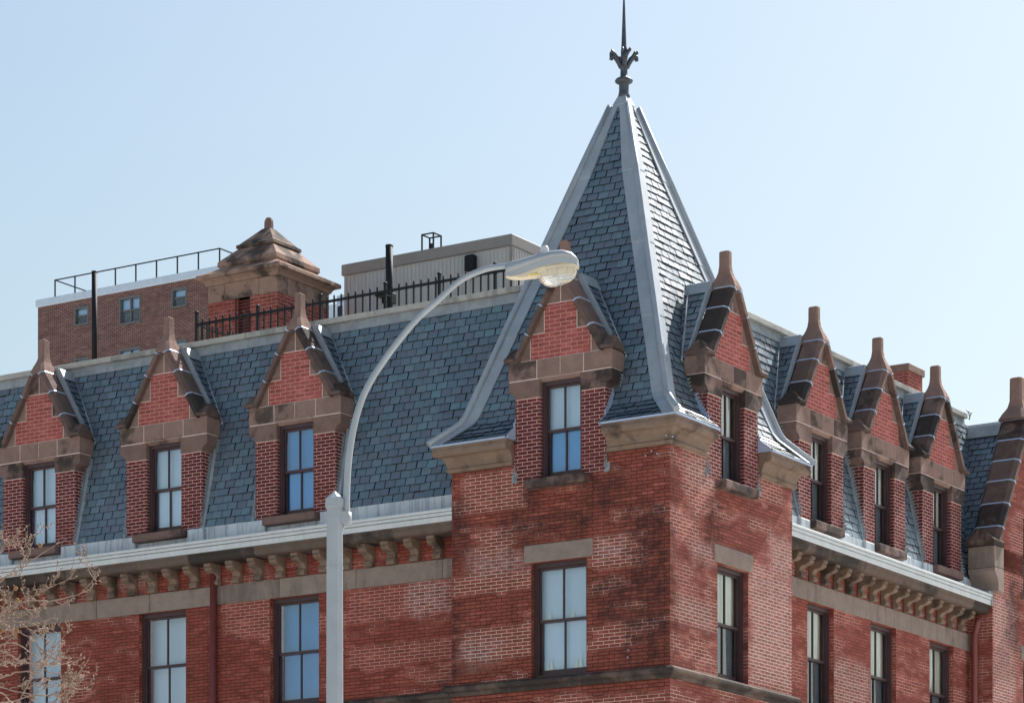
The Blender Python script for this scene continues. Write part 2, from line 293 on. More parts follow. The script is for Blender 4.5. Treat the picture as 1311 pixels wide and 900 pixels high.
# ------------------------------------------------------------------ mesh helpers
class MB:
    def __init__(s): s.v = []; s.f = []; s.uvs = []; s.mi = []; s.smooth = False; s.sm = []
    def face(s, pts, mi=0, uv=None, sm=False):
        i = len(s.v); s.v += [tuple(p) for p in pts]; s.f.append(tuple(range(i, i + len(pts)))); s.mi.append(mi); s.uvs.append(uv); s.sm.append(sm)
    def idx(s, verts, faces, mi=0, sm=False):
        o = len(s.v); s.v += [tuple(p) for p in verts]
        for f in faces: s.f.append(tuple(o + q for q in f)); s.mi.append(mi); s.uvs.append(None); s.sm.append(sm)
    def box(s, x0, x1, y0, y1, z0, z1, mi=0, ch=0.0):
        if ch <= 0:
            vs = [(x0, y0, z0), (x1, y0, z0), (x1, y1, z0), (x0, y1, z0), (x0, y0, z1), (x1, y0, z1), (x1, y1, z1), (x0, y1, z1)]
            s.idx(vs, [(3, 2, 1, 0), (4, 5, 6, 7), (0, 1, 5, 4), (1, 2, 6, 5), (2, 3, 7, 6), (3, 0, 4, 7)], mi)
        else:                                             # bevelled vertical/horizontal edges
            ch = min(ch, (x1 - x0) / 3, (y1 - y0) / 3, (z1 - z0) / 3)
            rings = []
            for z, i in ((z0, ch), (z0 + ch, 0), (z1 - ch, 0), (z1, ch)):
                a, b, c, d = x0 + i, x1 - i, y0 + i, y1 - i
                rings.append([(a + ch, c, z), (b - ch, c, z), (b, c + ch, z), (b, d - ch, z), (b - ch, d, z), (a + ch, d, z), (a, d - ch, z), (a, c + ch, z)])
            s.rings(rings, mi)
    def rings(s, rings, mi=0, cap=True, closed=True, sm=False):
        n = len(rings[0]); vs = [p for r in rings for p in r]; fs = []
        for i in range(len(rings) - 1):
            for j in range(n if closed else n - 1):
                k2 = (j + 1) % n
                fs.append((i * n + j, i * n + k2, (i + 1) * n + k2, (i + 1) * n + j))
        s.idx(vs, fs, mi, sm)
        if cap:
            o = len(s.v) - len(vs)
            s.f.append(tuple(o + j for j in reversed(range(n)))); s.mi.append(mi); s.uvs.append(None); s.sm.append(False)
            s.f.append(tuple(o + (len(rings) - 1) * n + j for j in range(n))); s.mi.append(mi); s.uvs.append(None); s.sm.append(False)
    def prism(s, poly, axis, a, b, mi=0):
        """poly in the plane across axis; axis 'y': poly=(x,z), 'x': poly=(y,z), 'z': poly=(x,y)"""
        def p(q, t): return (q[0], t, q[1]) if axis == 'y' else ((t, q[0], q[1]) if axis == 'x' else (q[0], q[1], t))
        s.rings([[p(q, a) for q in poly], [p(q, b) for q in poly]], mi)
    def lathe(s, prof, c, n=16, mi=0, sm=True):
        s.rings([[(c[0] + r * math.cos(2 * math.pi * j / n), c[1] + r * math.sin(2 * math.pi * j / n), c[2] + z) for j in range(n)] for r, z in prof], mi, True, True, sm)
    def tube(s, pts, rad, n=8, mi=0, sm=True, cap=True, twist=0.0):
        pts = [Vector(p) for p in pts]; rs = rad if isinstance(rad, (list, tuple)) else [rad] * len(pts)
        rings = []; ref = None
        for i, p in enumerate(pts):
            d = (pts[min(i + 1, len(pts) - 1)] - pts[max(i - 1, 0)]).normalized()
            if ref is None: ref = Vector((0, 0, 1)) if abs(d.z) < 0.9 else Vector((1, 0, 0))
            a = (ref - d * ref.dot(d)).normalized(); b = d.cross(a); ref = a
            rings.append([tuple(p + (a * math.cos(2 * math.pi * j / n + twist) + b * math.sin(2 * math.pi * j / n + twist)) * rs[i]) for j in range(n)])
        s.rings(rings, mi, cap, True, sm)
    def sweep(s, prof, path, mi=0):
        """profile (out, z) along a plan path; out is to the right of travel ... path runs left to right, outside on the right hand"""
        pts = [Vector(p) for p in path]; rings = []
        for i, p in enumerate(pts):
            d0 = (pts[i] - pts[i - 1]).normalized() if i else (pts[1] - pts[0]).normalized()
            d1 = (pts[i + 1] - pts[i]).normalized() if i < len(pts) - 1 else d0
            n0 = Vector((d0.y, -d0.x)); n1 = Vector((d1.y, -d1.x)); m = n0 + n1; m = m / max(m.dot(n0), 1e-6)
            rings.append([(p.x + m.x * o, p.y + m.y * o, z) for o, z in prof])
        s.rings(rings, mi)
    def build(s, name, mats, parent=None, loc=(0, 0, 0), rz=0.0):
        me = bpy.data.meshes.new(name); me.from_pydata(s.v, [], s.f)
        for m in (mats if isinstance(mats, (list, tuple)) else [mats]): me.materials.append(m)
        me.polygons.foreach_set('material_index', s.mi); me.polygons.foreach_set('use_smooth', s.sm)
        me.update()
        uvl = me.uv_layers.new(name='UVMap'); data = uvl.data
        for pi, p in enumerate(me.polygons):
            n = p.normal; u = s.uvs[pi]
            for q, li in enumerate(p.loop_indices):
                if u: data[li].uv = u[q]; continue
                c = me.vertices[me.loops[li].vertex_index].co
                if abs(n.z) > 0.8: data[li].uv = (c.x, c.y)
                elif abs(n.x) > abs(n.y): data[li].uv = (c.y, c.z)
                else: data[li].uv = (c.x, c.z)
        o = bpy.data.objects.new(name, me); COL.objects.link(o)
        if parent: o.parent = parent
        o.location = loc; o.rotation_euler = (0, 0, rz)
        return o

def tag(o, label=None, cat=None, group=None, kind=None):
    if label: o['label'] = label
    if cat: o['category'] = cat
    if group: o['group'] = group
    if kind: o['kind'] = kind
    return o
def empty(name, loc=(0, 0, 0)):
    o = bpy.data.objects.new(name, None); COL.objects.link(o); o.location = loc; o.empty_display_size = 0.3
    return o
def copy_tree(o, parent=None):
    c = o.copy(); COL.objects.link(c); c.parent = parent
    for ch in o.children: copy_tree(ch, c)
    return c

def wall(mb, x0, x1, z0, z1, y, holes, reveal=0.2, mi=0, rv=0):
    """upright wall sheet at depth y with rectangular holes (x0, x1, z0, z1, has_reveal)"""
    xs = sorted({x0, x1, *[h[0] for h in holes], *[h[1] for h in holes]}); xs = [x for x in xs if x0 <= x <= x1]
    zs = sorted({z0, z1, *[h[2] for h in holes], *[min(h[3], z1) for h in holes]}); zs = [z for z in zs if z0 <= z <= z1]
    for a, b in zip(xs, xs[1:]):
        for c, d in zip(zs, zs[1:]):
            mx, mz = (a + b) / 2, (c + d) / 2
            if any(h[0] < mx < h[1] and h[2] < mz < h[3] for h in holes): continue
            mb.face([(a, y, c), (b, y, c), (b, y, d), (a, y, d)], mi)
    for h in holes:
        if len(h) > 4 and not h[4]: continue
        a, b, c, d = h[:4]; w = y + reveal
        mb.face([(a, y, c), (a, y, d), (a, w, d), (a, w, c)], rv); mb.face([(b, y, d), (b, y, c), (b, w, c), (b, w, d)], rv)
        mb.face([(a, y, d), (b, y, d), (b, w, d), (a, w, d)], rv); mb.face([(b, y, c), (a, y, c), (a, w, c), (b, w, c)], rv)

# ---- slating -----------------------------------------------------
def clip(poly, a, b, c):                       # keep a*u + b*v <= c
    out = []
    for i in range(len(poly)):
        p, q = poly[i], poly[(i + 1) % len(poly)]
        fp, fq = a * p[0] + b * p[1] - c, a * q[0] + b * q[1] - c
        if fp <= 0: out.append(p)
        if fp * fq < 0:
            t = fp / (fp - fq); out.append((p[0] + (q[0] - p[0]) * t, p[1] + (q[1] - p[1]) * t))
    return out
def slates(mb, O, U, V, region, holes=(), w=0.2, e=0.132, seed=1, under=1):
    """courses of slates on the plane O + u*U + v*V inside a convex region (ccw list of (u, v))"""
    rnd = random.Random(seed); O = Vector(O); U = Vector(U).normalized(); V = Vector(V).normalized(); N = U.cross(V)
    half = []
    for i in range(len(region)):
        p, q = region[i], region[(i + 1) % len(region)]
        a, b = q[1] - p[1], -(q[0] - p[0]); half.append((a, b, a * p[0] + b * p[1]))
    us = [p[0] for p in region]; vs = [p[1] for p in region]
    P = lambda u, v, h: tuple(O + U * u + V * v + N * h)
    def sheet(poly):
        for (a, b, cc) in half:
            poly = clip(poly, a, b, cc)
            if len(poly) < 3: return
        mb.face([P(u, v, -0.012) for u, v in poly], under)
    if not holes: sheet(region)
    else:
        hs = sorted(holes); top = max(h[2] for h in hs); x = min(us)
        for h0, h1, hv in hs + [(max(us), max(us), top)]:
            if h0 > x: sheet([(x, min(vs)), (h0, min(vs)), (h0, top), (x, top)])
            x = h1
        sheet([(min(us), top), (max(us), top), (max(us), max(vs)), (min(us), max(vs))])
    r0 = int(math.floor(min(vs) / e)) - 1; r1 = int(math.ceil(max(vs) / e)) + 1
    for r in range(r0, r1):
        off = (r % 2) * w * 0.5 + rnd.uniform(-0.012, 0.012)
        for c in range(int(math.floor((min(us) - off) / w)) - 1, int(math.ceil((max(us) - off) / w)) + 1):
            dj = rnd.uniform(-0.006, 0.006); dv = rnd.uniform(-0.007, 0.005); g = 0.0065
            ua, ub = c * w + off + g + dj, (c + 1) * w + off - g + dj
            va, vb = r * e + dv, r * e + e + 0.02
            pieces = [[(ua, va), (ub, va), (ub, vb), (ua, vb)]]
            for (h0, h1, hv) in holes:
                if va < hv:
                    nxt = []
                    for pc in pieces:
                        for q in (clip(pc, 1, 0, h0), clip(pc, -1, 0, -h1)):
                            if len(q) > 2: nxt.append(q)
                    pieces = nxt
            if rnd.random() < 0.008: pieces = [[(p_[0], p_[1] - 0.03) for p_ in pieces[0]]] if len(pieces) == 1 else pieces
            t0 = rnd.uniform(0.016, 0.026); tilt = rnd.uniform(-0.003, 0.003)
            for pc in pieces:
                for (a, b, cc) in half:
                    pc = clip(pc, a, b, cc)
                    if len(pc) < 3: break
                if len(pc) < 3: continue
                H = lambda u, v: max(0.001, t0 * (1 - (v - va) / (vb - va) * 0.85) + tilt * (u - ua) / w)
                n = len(pc); vv = [P(u, v, H(u, v)) for u, v in pc] + [P(u, v, -0.006) for u, v in pc]
                mb.idx(vv, [tuple(range(n))], 0)
                o = len(mb.v) - len(vv)
                for j in range(n): mb.f.append((o + j, o + n + j, o + n + (j + 1) % n, o + (j + 1) % n)); mb.mi.append(under); mb.uvs.append(None); mb.sm.append(False)  # edges take the dark underlay colour, painting a shade line below each slate

# ------------------------------------------------------------------ ground (all below the picture, but it carries everything)
g = MB(); g.face([(-900, -900, -0.12), (900, -900, -0.12), (900, 900, -0.12), (-900, 900, -0.12)]); tag(g.build('ground', M['concrete']), kind='structure')
g = MB(); g.box(-60, 8, -9, 40, -0.3, 0.0); tag(g.build('pavement', M['concrete']), kind='structure')
g = MB(); g.box(-60, 60, -60, -22, -0.3, 0.0); tag(g.build('pavement', M['concrete']), kind='structure')

# ------------------------------------------------------------------ the brick corner building
SIDE = {'L': 0.0, 'R': math.pi / 2}
def at(side, x, d, z=0.0): return (x, d, z) if side == 'L' else (-d, x, z)
bld = tag(empty('brick_building'), 'red brick corner building with slate mansard roof, steep gabled dormers and pyramid roofed corner tower', 'building')
DM = 0.45                                       # set-back of the main walls behind the tower faces
TW = 3.953                                      # tower width
LX = -24.0; RY = 11.82
LWIN = [(-13.36, -12.377), (-10.642, -9.631), (-7.859, -6.866)]
RWIN = [(5.365, 6.333), (7.732, 8.729), (10.1, 11.104)]
WZ0, WZ1 = 8.88, 10.68

def window(name, x0, x1, z0, z1, side, d, parent, glass='glass', up='blind', low='blind', blind_gap=0.0, recess=0.12):
    """double-hung two-over-two sash window; mesh = the frame and sashes"""
    w = x1 - x0; fr = MB(); y = recess; fw = 0.05
    fr.box(0, fw, y - 0.03, y + 0.12, z0, z1); fr.box(w - fw, w, y - 0.03, y + 0.12, z0, z1)
    fr.box(fw, w - fw, y - 0.03, y + 0.12, z1 - 0.07, z1); fr.box(fw, w - fw, y - 0.03, y + 0.12, z0, z0 + 0.05)
    fr.box(fw, fw + 0.018, y - 0.012, y + 0.02, z0 + .05, z1 - .07); fr.box(w - fw - 0.018, w - fw, y - 0.012, y + 0.02, z0 + .05, z1 - .07)
    zm = (z0 + z1) / 2 - 0.005; a, b = fw, w - fw
    for (za, zb, yy, bot) in ((zm - 0.02, z1 - 0.07, y + 0.02, 0.042), (z0 + 0.05, zm + 0.018, y + 0.062, 0.085)):
        s_ = 0.042
        fr.box(a, a + s_, yy, yy + 0.034, za, zb); fr.box(b - s_, b, yy, yy + 0.034, za, zb)
        fr.box(a + s_, b - s_, yy, yy + 0.034, za, za + bot); fr.box(a + s_, b - s_, yy, yy + 0.034, zb - 0.038, zb)
        fr.box(w / 2 - 0.012, w / 2 + 0.012, yy, yy + 0.034, za + bot, zb - 0.038)
    o = fr.build(name, M['frame'], parent, at(side, x0, d), SIDE[side])
    p = MB()
    for (za, zb, yy) in ((zm, z1 - 0.08, y + 0.037), (z0 + 0.08, zm, y + 0.079)):
        p.face([(a + .02, yy, za), (b - .02, yy, za), (b - .02, yy, zb), (a + .02, yy, zb)])
    p.build('pane', M[glass], o)
    yb = y + 0.118 + blind_gap
    def hang(nm, za, zb, mat, fold):
        q = MB()
        if fold:
            n = 40; ring = [(a - .03 + (w - 2 * fw + .06) * i / n, yb + 0.018 * math.sin(i * 1.9) + 0.012 * math.sin(i * 0.7)) for i in range(n + 1)]
            for i in range(n): q.face([(ring[i][0], ring[i][1], za), (ring[i + 1][0], ring[i + 1][1], za), (ring[i + 1][0], ring[i + 1][1], zb), (ring[i][0], ring[i][1], zb)], 0, None, True)
        else: q.box(a - .03, b + .03, yb, yb + 0.01, za, zb)
        q.build(nm, M[mat], o)
    fold = up == 'curtain'
    cut = {True: zm + 0.02, False: zm}[fold]
    hang('curtain' if fold else 'blind', cut, z1, up, fold)  # the blue sheets are no blinds but carry the painted sky reflection
    hang('curtain' if low in ('curtain', 'sheer') else 'blind', z0, cut - 0.004, low, False)
    q = MB(); q.face([(-.01, yb + 0.07, z0 - .01), (w + .01, yb + 0.07, z0 - .01), (w + .01, yb + 0.07, z1 + .01), (-.01, yb + 0.07, z1 + .01)]); q.build('room_backdrop', M['dark'], o)
    return o

# ---- main walls
mb = MB(); wall(mb, LX, -TW, 0, 11.4, DM, [(a, b, WZ0, WZ1) for a, b in LWIN], 0.16)
mb.face([(LX, DM, 0), (LX, 13, 0), (LX, 13, 15.2), (LX, DM, 11.4)]); mb.build('wall', M['brick_main_l'], bld)
mb = MB(); wall(mb, TW, RY, 0, 11.4, DM, [(a, b, WZ0, WZ1) for a, b in RWIN], 0.16); mb.build('wall', M['brick_main_r'], bld, (0, 0, 0), SIDE['R'])
for i, (a, b) in enumerate(LWIN): window('window', a, b, WZ0, WZ1, 'L', DM, bld, 'glass_blue' if i == 2 else 'glass', 'painted_sky' if i == 2 else 'blind', 'painted_sky' if i == 2 else 'blind', 0.1)
for a, b in RWIN: window('window', a, b, WZ0, WZ1, 'R', DM, bld, 'glass', 'curtain', 'sheer')

def stones(mb, x0, x1, y0, y1, z0, z1, lens, rnd, ch=0.008, gap=0.006):
    x = x0
    while x < x1 - 0.05:
        n = min(x1, x + rnd.uniform(*lens)); n = x1 if x1 - n < 0.3 else n
        mb.box(x, n - gap, y0, y1, z0, z1, 0, ch); x = n
def main_trim(side, x0, x1, seed):
    """stone band, corbels, cornice, gutter, apron of one main wall (local: x along, y inward)"""
    rnd = random.Random(seed); rz = SIDE[side]
    m = MB(); stones(m, x0, x1, DM - 0.025, DM + 0.2, 10.682, 10.995, (0.9, 1.9), rnd); m.build('stone_band', M['bandstone'], bld, (0, 0, 0), rz)
    # S-shaped corbels
    prof = [(DM - 0.012, 11.0), (0.35, 11.0), (0.335, 11.03), (0.35, 11.075), (0.375, 11.11), (0.37, 11.15), (0.33, 11.185), (0.25, 11.2), (0.195, 11.225), (0.18, 11.255), (0.19, 11.275), (0.165, 11.28), (0.165, 11.335), (DM - 0.012, 11.335)]
    prof = [(a, b) for a, b in prof]
    cs = [-13.352 + 0.0 + i * 0.4475 for i in range(-4, 21)] if side == 'L' else [4.06 + i * 0.4525 for i in range(0, 18)]
    proto = None
    for cx in cs:
        a, b = (cx - 0.155, cx) if side == 'L' else (cx - 0.03, cx + 0.125)
        if a < x0 or b > x1: continue
        if proto is None:
            m = MB(); m.prism(prof, 'x', -0.0775, 0.0775); m.box(-0.062, 0.062, 0.155, 0.165, 11.285, 11.33)
            proto = m.build('corbel', M['cornice_stone'], bld, at(side, (a + b) / 2, 0), rz)
        else:
            c = proto.copy(); COL.objects.link(c); c.location = at(side, (a + b) / 2, 0)
    # cornice slab
    m = MB(); x = x0
    while x < x1 - 0.01:
        n = min(x1, x + rnd.uniform(1.1, 1.7)); n = x1 if x1 - n < 0.4 else n
        m.prism([(DM + 0.1, 11.338), (0.13, 11.338), (0.09, 11.346), (0.06, 11.372), (0.05, 11.40), (0.05, 11.445), (0.035, 11.452), (0.03, 11.484), (DM + 0.1, 11.484)], 'x', x, n - 0.005); x = n
    m.build('cornice', M['cornice_dark'], bld, (0, 0, 0), rz)
    # box gutter in two fasciae with a rounded lip
    m = MB(); x = x0
    while x < x1 - 0.01:
        n = min(x1, x + 3.05)
        m.prism([(DM, 11.49), (0.035, 11.49), (0.022, 11.505), (0.022, 11.574), (0.05, 11.575), (0.05, 11.583), (0.008, 11.588), (0.008, 11.632), (0.04, 11.633), (0.04, 11.640), (-0.002, 11.646), (-0.01, 11.668), (-0.004, 11.690), (0.012, 11.696), (0.022, 11.69), (0.03, 11.66), (DM, 11.66)], 'x', x, n - 0.004)
        x = n
    for zz in (11.5755, 11.6335): m.box(x0, x1, 0.043, 0.06, zz, zz + .007, 1)
    m.box(x0, x1, 0.03, 0.06, 11.4842, 11.4895, 1)
    m.build('gutter', [M['gutter'], M['frame']], bld, (0, 0, 0), rz)
    # upright zinc apron below the slates, in sheets with standing seams
    m = MB(); m.box(x0, x1, 0.425, DM + 0.03, 11.662, 12.0)
    x = x0 + 0.4
    while x < x1: m.box(x, x + 0.012, 0.413, 0.424, 11.665, 11.995); x += 0.62
    for cx in (LDORM if side == 'L' else RDORM):
        for sx in (-1, 1):
            a, b = sorted((cx + sx * 0.56, cx + sx * 0.9)); m.box(a, b, 0.36, 0.4235, 11.665, 11.985, 0, 0.012)
    m.build('apron_flashing', M['apron'], bld, (0, 0, 0), rz)
LDORM = [-12.87, -10.10, -7.345]; RDORM = [5.865, 8.27, 10.62]
main_trim('L', -16.0, -TW, 1); main_trim('R', TW, 11.8, 2)

# ---- mansard slopes
MB0, MT0 = (DM, 12.0), (1.12, 15.12)
SL = math.hypot(MT0[0] - MB0[0], MT0[1] - MB0[1]); VY, VZ = (MT0[0] - MB0[0]) / SL, (MT0[1] - MB0[1]) / SL
slope_y = lambda z: MB0[0] + (z - 12.0) * (MT0[0] - MB0[0]) / (MT0[1] - MB0[1])
m = MB(); slates(m, (0, DM, 12.0), (1, 0, 0), (0, VY, VZ), [(-16, 0), (-2.6, 0), (-2.6, SL), (-16, SL)],
    [(c - 0.8, c + 0.8, 1.62) for c in LDORM], seed=3); m.build('slate_mansard', [M['slate'], M['underlay_edge_shade']], bld)
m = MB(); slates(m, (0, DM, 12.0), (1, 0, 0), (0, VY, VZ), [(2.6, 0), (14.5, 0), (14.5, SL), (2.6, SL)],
    [(c - 0.8, c + 0.8, 1.62) for c in RDORM], seed=4); m.build('slate_mansard', [M['slate'], M['underlay_edge_shade']], bld, (0, 0, 0), SIDE['R'])
for side, x0, x1 in (('L', -16.0, -2.5), ('R', 2.5, 13.02)):
    m = MB(); x = x0
    while x < x1:
        n = min(x1, x + 2.4)
        m.prism([(1.085, 15.085), (1.105, 15.24), (1.3, 15.24), (1.3, 15.085)], 'x', x, n - 0.004); x = n
    m.build('ridge_flashing', M['lead_dull'], bld, (0, 0, 0), SIDE[side])
    m = MB(); rnd = random.Random(5); x = x0
    while x < x1:
        n = min(x1, x + rnd.uniform(1.2, 1.5)); m.box(x, n - 0.005, 1.035, 1.42, 15.243, 15.335, 0, 0.008); x = n
    m.build('roof_coping', M['coping_stone'], bld, (0, 0, 0), SIDE[side])
m = MB(); m.face([(LX, 1.2, 15.2), (-1.2, 1.2, 15.2), (-1.2, 17, 15.2), (-12, 17, 15.2), (-12, 13, 15.2), (LX, 13, 15.2)]); m.build('flat_roof', M['roof_felt'], bld)

# ---- corner tower walls
m = MB(); wall(m, -TW, 0, 0, 12.55, 0, [(-2.475, -1.475, 8.88, 10.66), (-1.94 - .82, -1.94 + .82, 11.93, 12.6, False)], 0.16)
m.face([(-TW, 2, 0), (-TW, 0, 0), (-TW, 0, 12.55), (-TW, 2, 12.55)])
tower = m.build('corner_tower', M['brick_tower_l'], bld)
m = MB(); wall(m, 0, TW, 0, 12.55, 0, [(1.475, 2.468, 8.88, 10.66), (1.965 - .82, 1.965 + .82, 11.93, 12.6, False)], 0.16)
m.face([(TW, 0, 0), (TW, 2, 0), (TW, 2, 12.55), (TW, 0, 12.55)])
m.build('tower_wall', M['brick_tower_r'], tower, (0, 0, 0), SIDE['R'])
window('window', -2.475, -1.475, 8.88, 10.66, 'L', 0, bld, 'glass', 'blind', 'blind', 0.02)
window('window', 1.475, 2.468, 8.88, 10.66, 'R', 0, bld, 'glass', 'curtain', 'sheer')
dr = MB()
for xx, z0_, h_ in ((-2.25, 8.99, .22), (-2.32, 8.99, .12), (-1.72, 8.99, .26), (-1.80, 8.99, .15), (-2.28, 9.79, .15), (-1.86, 9.79, .12)):
    dr.rings([[(xx - .05, .222, z0_), (xx + .06, .222, z0_), (xx + .05, .234, z0_), (xx - .04, .234, z0_)], [(xx - .012, .222, z0_ + h_ * .5), (xx + .025, .222, z0_ + h_ * .5), (xx + .02, .234, z0_ + h_ * .5), (xx - .008, .234, z0_ + h_ * .5)], [(xx + .018, .224, z0_ + h_), (xx + .024, .224, z0_ + h_), (xx + .024, .23, z0_ + h_), (xx + .018, .23, z0_ + h_)]])
tag(dr.build('gathered_curtain', M['curtain'], bld))
for side, a, b in (('L', -2.6, -1.355), ('R', 1.353, 2.607)):
    m = MB(); m.box(a, b, -0.025, 0.2, 10.665, 10.942, 0, 0.012); m.build('lintel', M['bandstone'], tower, (0, 0, 0), SIDE[side])
for px, py in ((827.5, 583.5), (835, 577.5), (842, 581), (805.5, 832), (804.5, 841), (853, 560), (861, 561.5)):
    x, z = fL(px, py, -.01); fx_ = MB(); dep = -.13 if py < 570 else -.03
    fx_.lathe([(.005, -.011), (.013, -.008), (.014, .003), (.008, .011)], (x if py > 570 else fL(px, py, dep)[0], dep, z), 8); fx_.build('wall_fixing', M['strap'], tower)
wm = MB(); wm.tube([(fL(827.5, 0, 0)[0], -.02, fL(827.5, 583.5, 0)[1]), (fL(842, 0, 0)[0], -.02, fL(842, 581, 0)[1])], .004, 4); wm.build('wall_wire', M['iron'], tower)
# string course all round
prof = [(-0.1, 8.70), (0.035, 8.70), (0.05, 8.735), (0.05, 8.765), (0.1, 8.775), (0.12, 8.80), (0.12, 8.835), (0.075, 8.872), (-0.1, 8.872)]
m = MB(); m.sweep(prof, [(-16, DM), (-TW, DM), (-TW, 0), (0, 0), (0, TW), (-DM, TW), (-DM, RY), (0, RY), (0, 14.70)]); m.build('string_course', M['cornice_dark'], bld)
# eaves cornice in three pieces, stopped at the two dormers
prof = [(-0.1, 12.215), (0.03, 12.215), (0.06, 12.235), (0.068, 12.262), (0.05, 12.29), (0.06, 12.33), (0.085, 12.40), (0.12, 12.445), (0.2, 12.455), (0.225, 12.475), (0.232, 12.53), (0.215, 12.575), (0.22, 12.598), (-0.1, 12.598)]
for path in ([(-TW, 0.6), (-TW, 0), (-2.80, 0)], [(-1.08, 0), (0, 0), (0, 1.105)], [(0, 2.82), (0, TW), (-0.6, TW)]):
    m = MB(); m.sweep(prof, path); m.build('eaves_cornice', M['cornice_stone'], tower)
    m = MB(); m.sweep([(-0.05, 12.60), (0.245, 12.60), (0.25, 12.606), (0.25, 12.63), (0.235, 12.636), (-0.05, 12.66)], path); m.build('eaves_flashing', M['strap'], tower)

# ---- pyramid roof
for side, c in (('L', -1.94), ('R', 1.965)):
    for sx in (-1, 1):
        m = MB(); low = [(-.235, 12.60), (-.235, 12.645), (-.05, 12.785), (.10, 12.965), (.2, 13.17), (.27, 13.3), (.32, 13.3), (.32, 12.6)]
        a, b = sorted((sx * .823, sx * .845)); m.prism(low, 'x', c + a, c + b)
        for i in range(9):                       # teeth turned up against the brick
            t = i / 9; y = -.02 + .24 * t; z = 12.80 + .44 * t ** 1.2
            m.prism([(y - .0, z - .02), (y + .07, z - .02), (y + .07, z + .05), (y - .045, z + .05)], 'x', c + sorted((sx * .8215, sx * .832))[0], c + sorted((sx * .8215, sx * .832))[1])
        m.build('step_flashing', M['strap'], tower, (0, 0, 0), SIDE[side])
TC = (-TW / 2, TW / 2)
PR = [(2.215, 12.625), (2.02, 12.77), (1.85, 12.945), (1.765, 13.16), (0.135, 18.15)]
roof = MB()
for fi in range(4):                               # 0: street face, 1: side face, 2/3: back faces
    rz = Matrix.Rotation(fi * math.pi / 2, 4, 'Z')
    vb = 0.0
    for si in range(len(PR) - 1):
        (r0, z0_), (r1, z1_) = PR[si], PR[si + 1]; ln = math.hypot(r0 - r1, z1_ - z0_)
        O = rz @ Vector((0, -r0, z0_)); U = rz @ Vector((1, 0, 0)); V = rz @ Vector((0, r0 - r1, z1_ - z0_)).normalized()
        O = O + Vector((TC[0], TC[1], 0))
        ex = 0.132
        if si < 3: ex = ln / max(1, round(ln / 0.125))
        if fi in (0, 1) and si < 2:
            c = -1.94 - TC[0] if fi == 0 else 1.965 - TC[1]
            for reg in ([(-r0, 0), (c - 0.84, 0), (c - 0.84, ln), (-r1, ln)], [(c + 0.84, 0), (r0, 0), (r1, ln), (c + 0.84, ln)]):
                slates(roof, O, U, V, reg, seed=20 + fi * 7 + si, e=ex)
        elif fi in (0, 1) and si == 2:
            c = -1.94 - TC[0] if fi == 0 else 1.965 - TC[1]
            for reg in ([(-r0, 0), (c - 0.8, 0), (c - 0.8, ln), (-r1, ln)], [(c + 0.8, 0), (r0, 0), (r1, ln), (c + 0.8, ln)]):
                slates(roof, O, U, V, reg, seed=20 + fi * 7 + si, e=ex)
        else:
            reg = [(-r0, 0), (r0, 0), (r1, ln), (-r1, ln)]
            c = -1.94 - TC[0] if fi == 0 else 1.965 - TC[1]
            hl = [(c - 0.8, c + 0.8, 0.45)] if fi in (0, 1) and si == 3 else []
            if hl:
                slates(roof, O, U, V, reg, hl, seed=20 + fi * 7 + si, e=ex)
            else: slates(roof, O, U, V, reg, seed=20 + fi * 7 + si, e=ex)
roof.build('pyramid_roof', [M['slate'], M['underlay_edge_shade']], tower)
# hip flashings: a broad strip on each slope and a square roll along the hip
for hi in range(4):
    m = MB(); rz = Matrix.Rotation(hi * math.pi / 2, 4, 'Z')
    HP = [(2.215, 12.625), (1.86, 12.96), (1.80, 13.06)] + [(1.765 + (0.135 - 1.765) * t, 13.16 + 4.99 * t) for t in (0, .24, .245, .5, .505, .76, .765, 1)]
    for sgn in (1, -1):
        rows = []
        for hk, (r, z) in enumerate(HP):
            wd = 0.23 if z < 18 else 0.12
            out = 0.03 + (0.008 if hk in (5, 7, 9) else 0.0)
            rows.append(((r + out, z), (r - wd, z)))
        for (a0, a1), (b0, b1) in zip(rows, rows[1:]):
            def P(r_in, z, ro):
                # point on the -y face near the hip at +x
                v = Vector((r_in, -ro, z)) if sgn > 0 else Vector((ro, -r_in, z))
                v = rz @ v; return (v.x + TC[0], v.y + TC[1], z + 0.012)
            q = [P(a0[0], a0[1], a0[0]), P(b0[0], b0[1], b0[0]), P(b1[0], b1[1], b0[0]), P(a1[0], a1[1], a0[0])]
            ins = [P(a0[0] - .04, a0[1], a0[0] - .045), P(b0[0] - .04, b0[1], b0[0] - .045), P(b1[0], b1[1], b0[0] - .045), P(a1[0], a1[1], a0[0] - .045)]
            m.idx(q + ins, [(0, 1, 2, 3) if sgn < 0 else (3, 2, 1, 0), (3, 2, 6, 7), (0, 3, 7, 4), (2, 1, 5, 6)])
    pts = []
    for (r, z) in HP:
        v = rz @ Vector((r + 0.03, -(r + 0.03), z)); pts.append((v.x + TC[0], v.y + TC[1], z + 0.03))
    m.tube(pts, [0.055] * (len(pts) - 1) + [0.045], 8, 0, True)
    m.build('hip_flashing', M['lead'], tower)
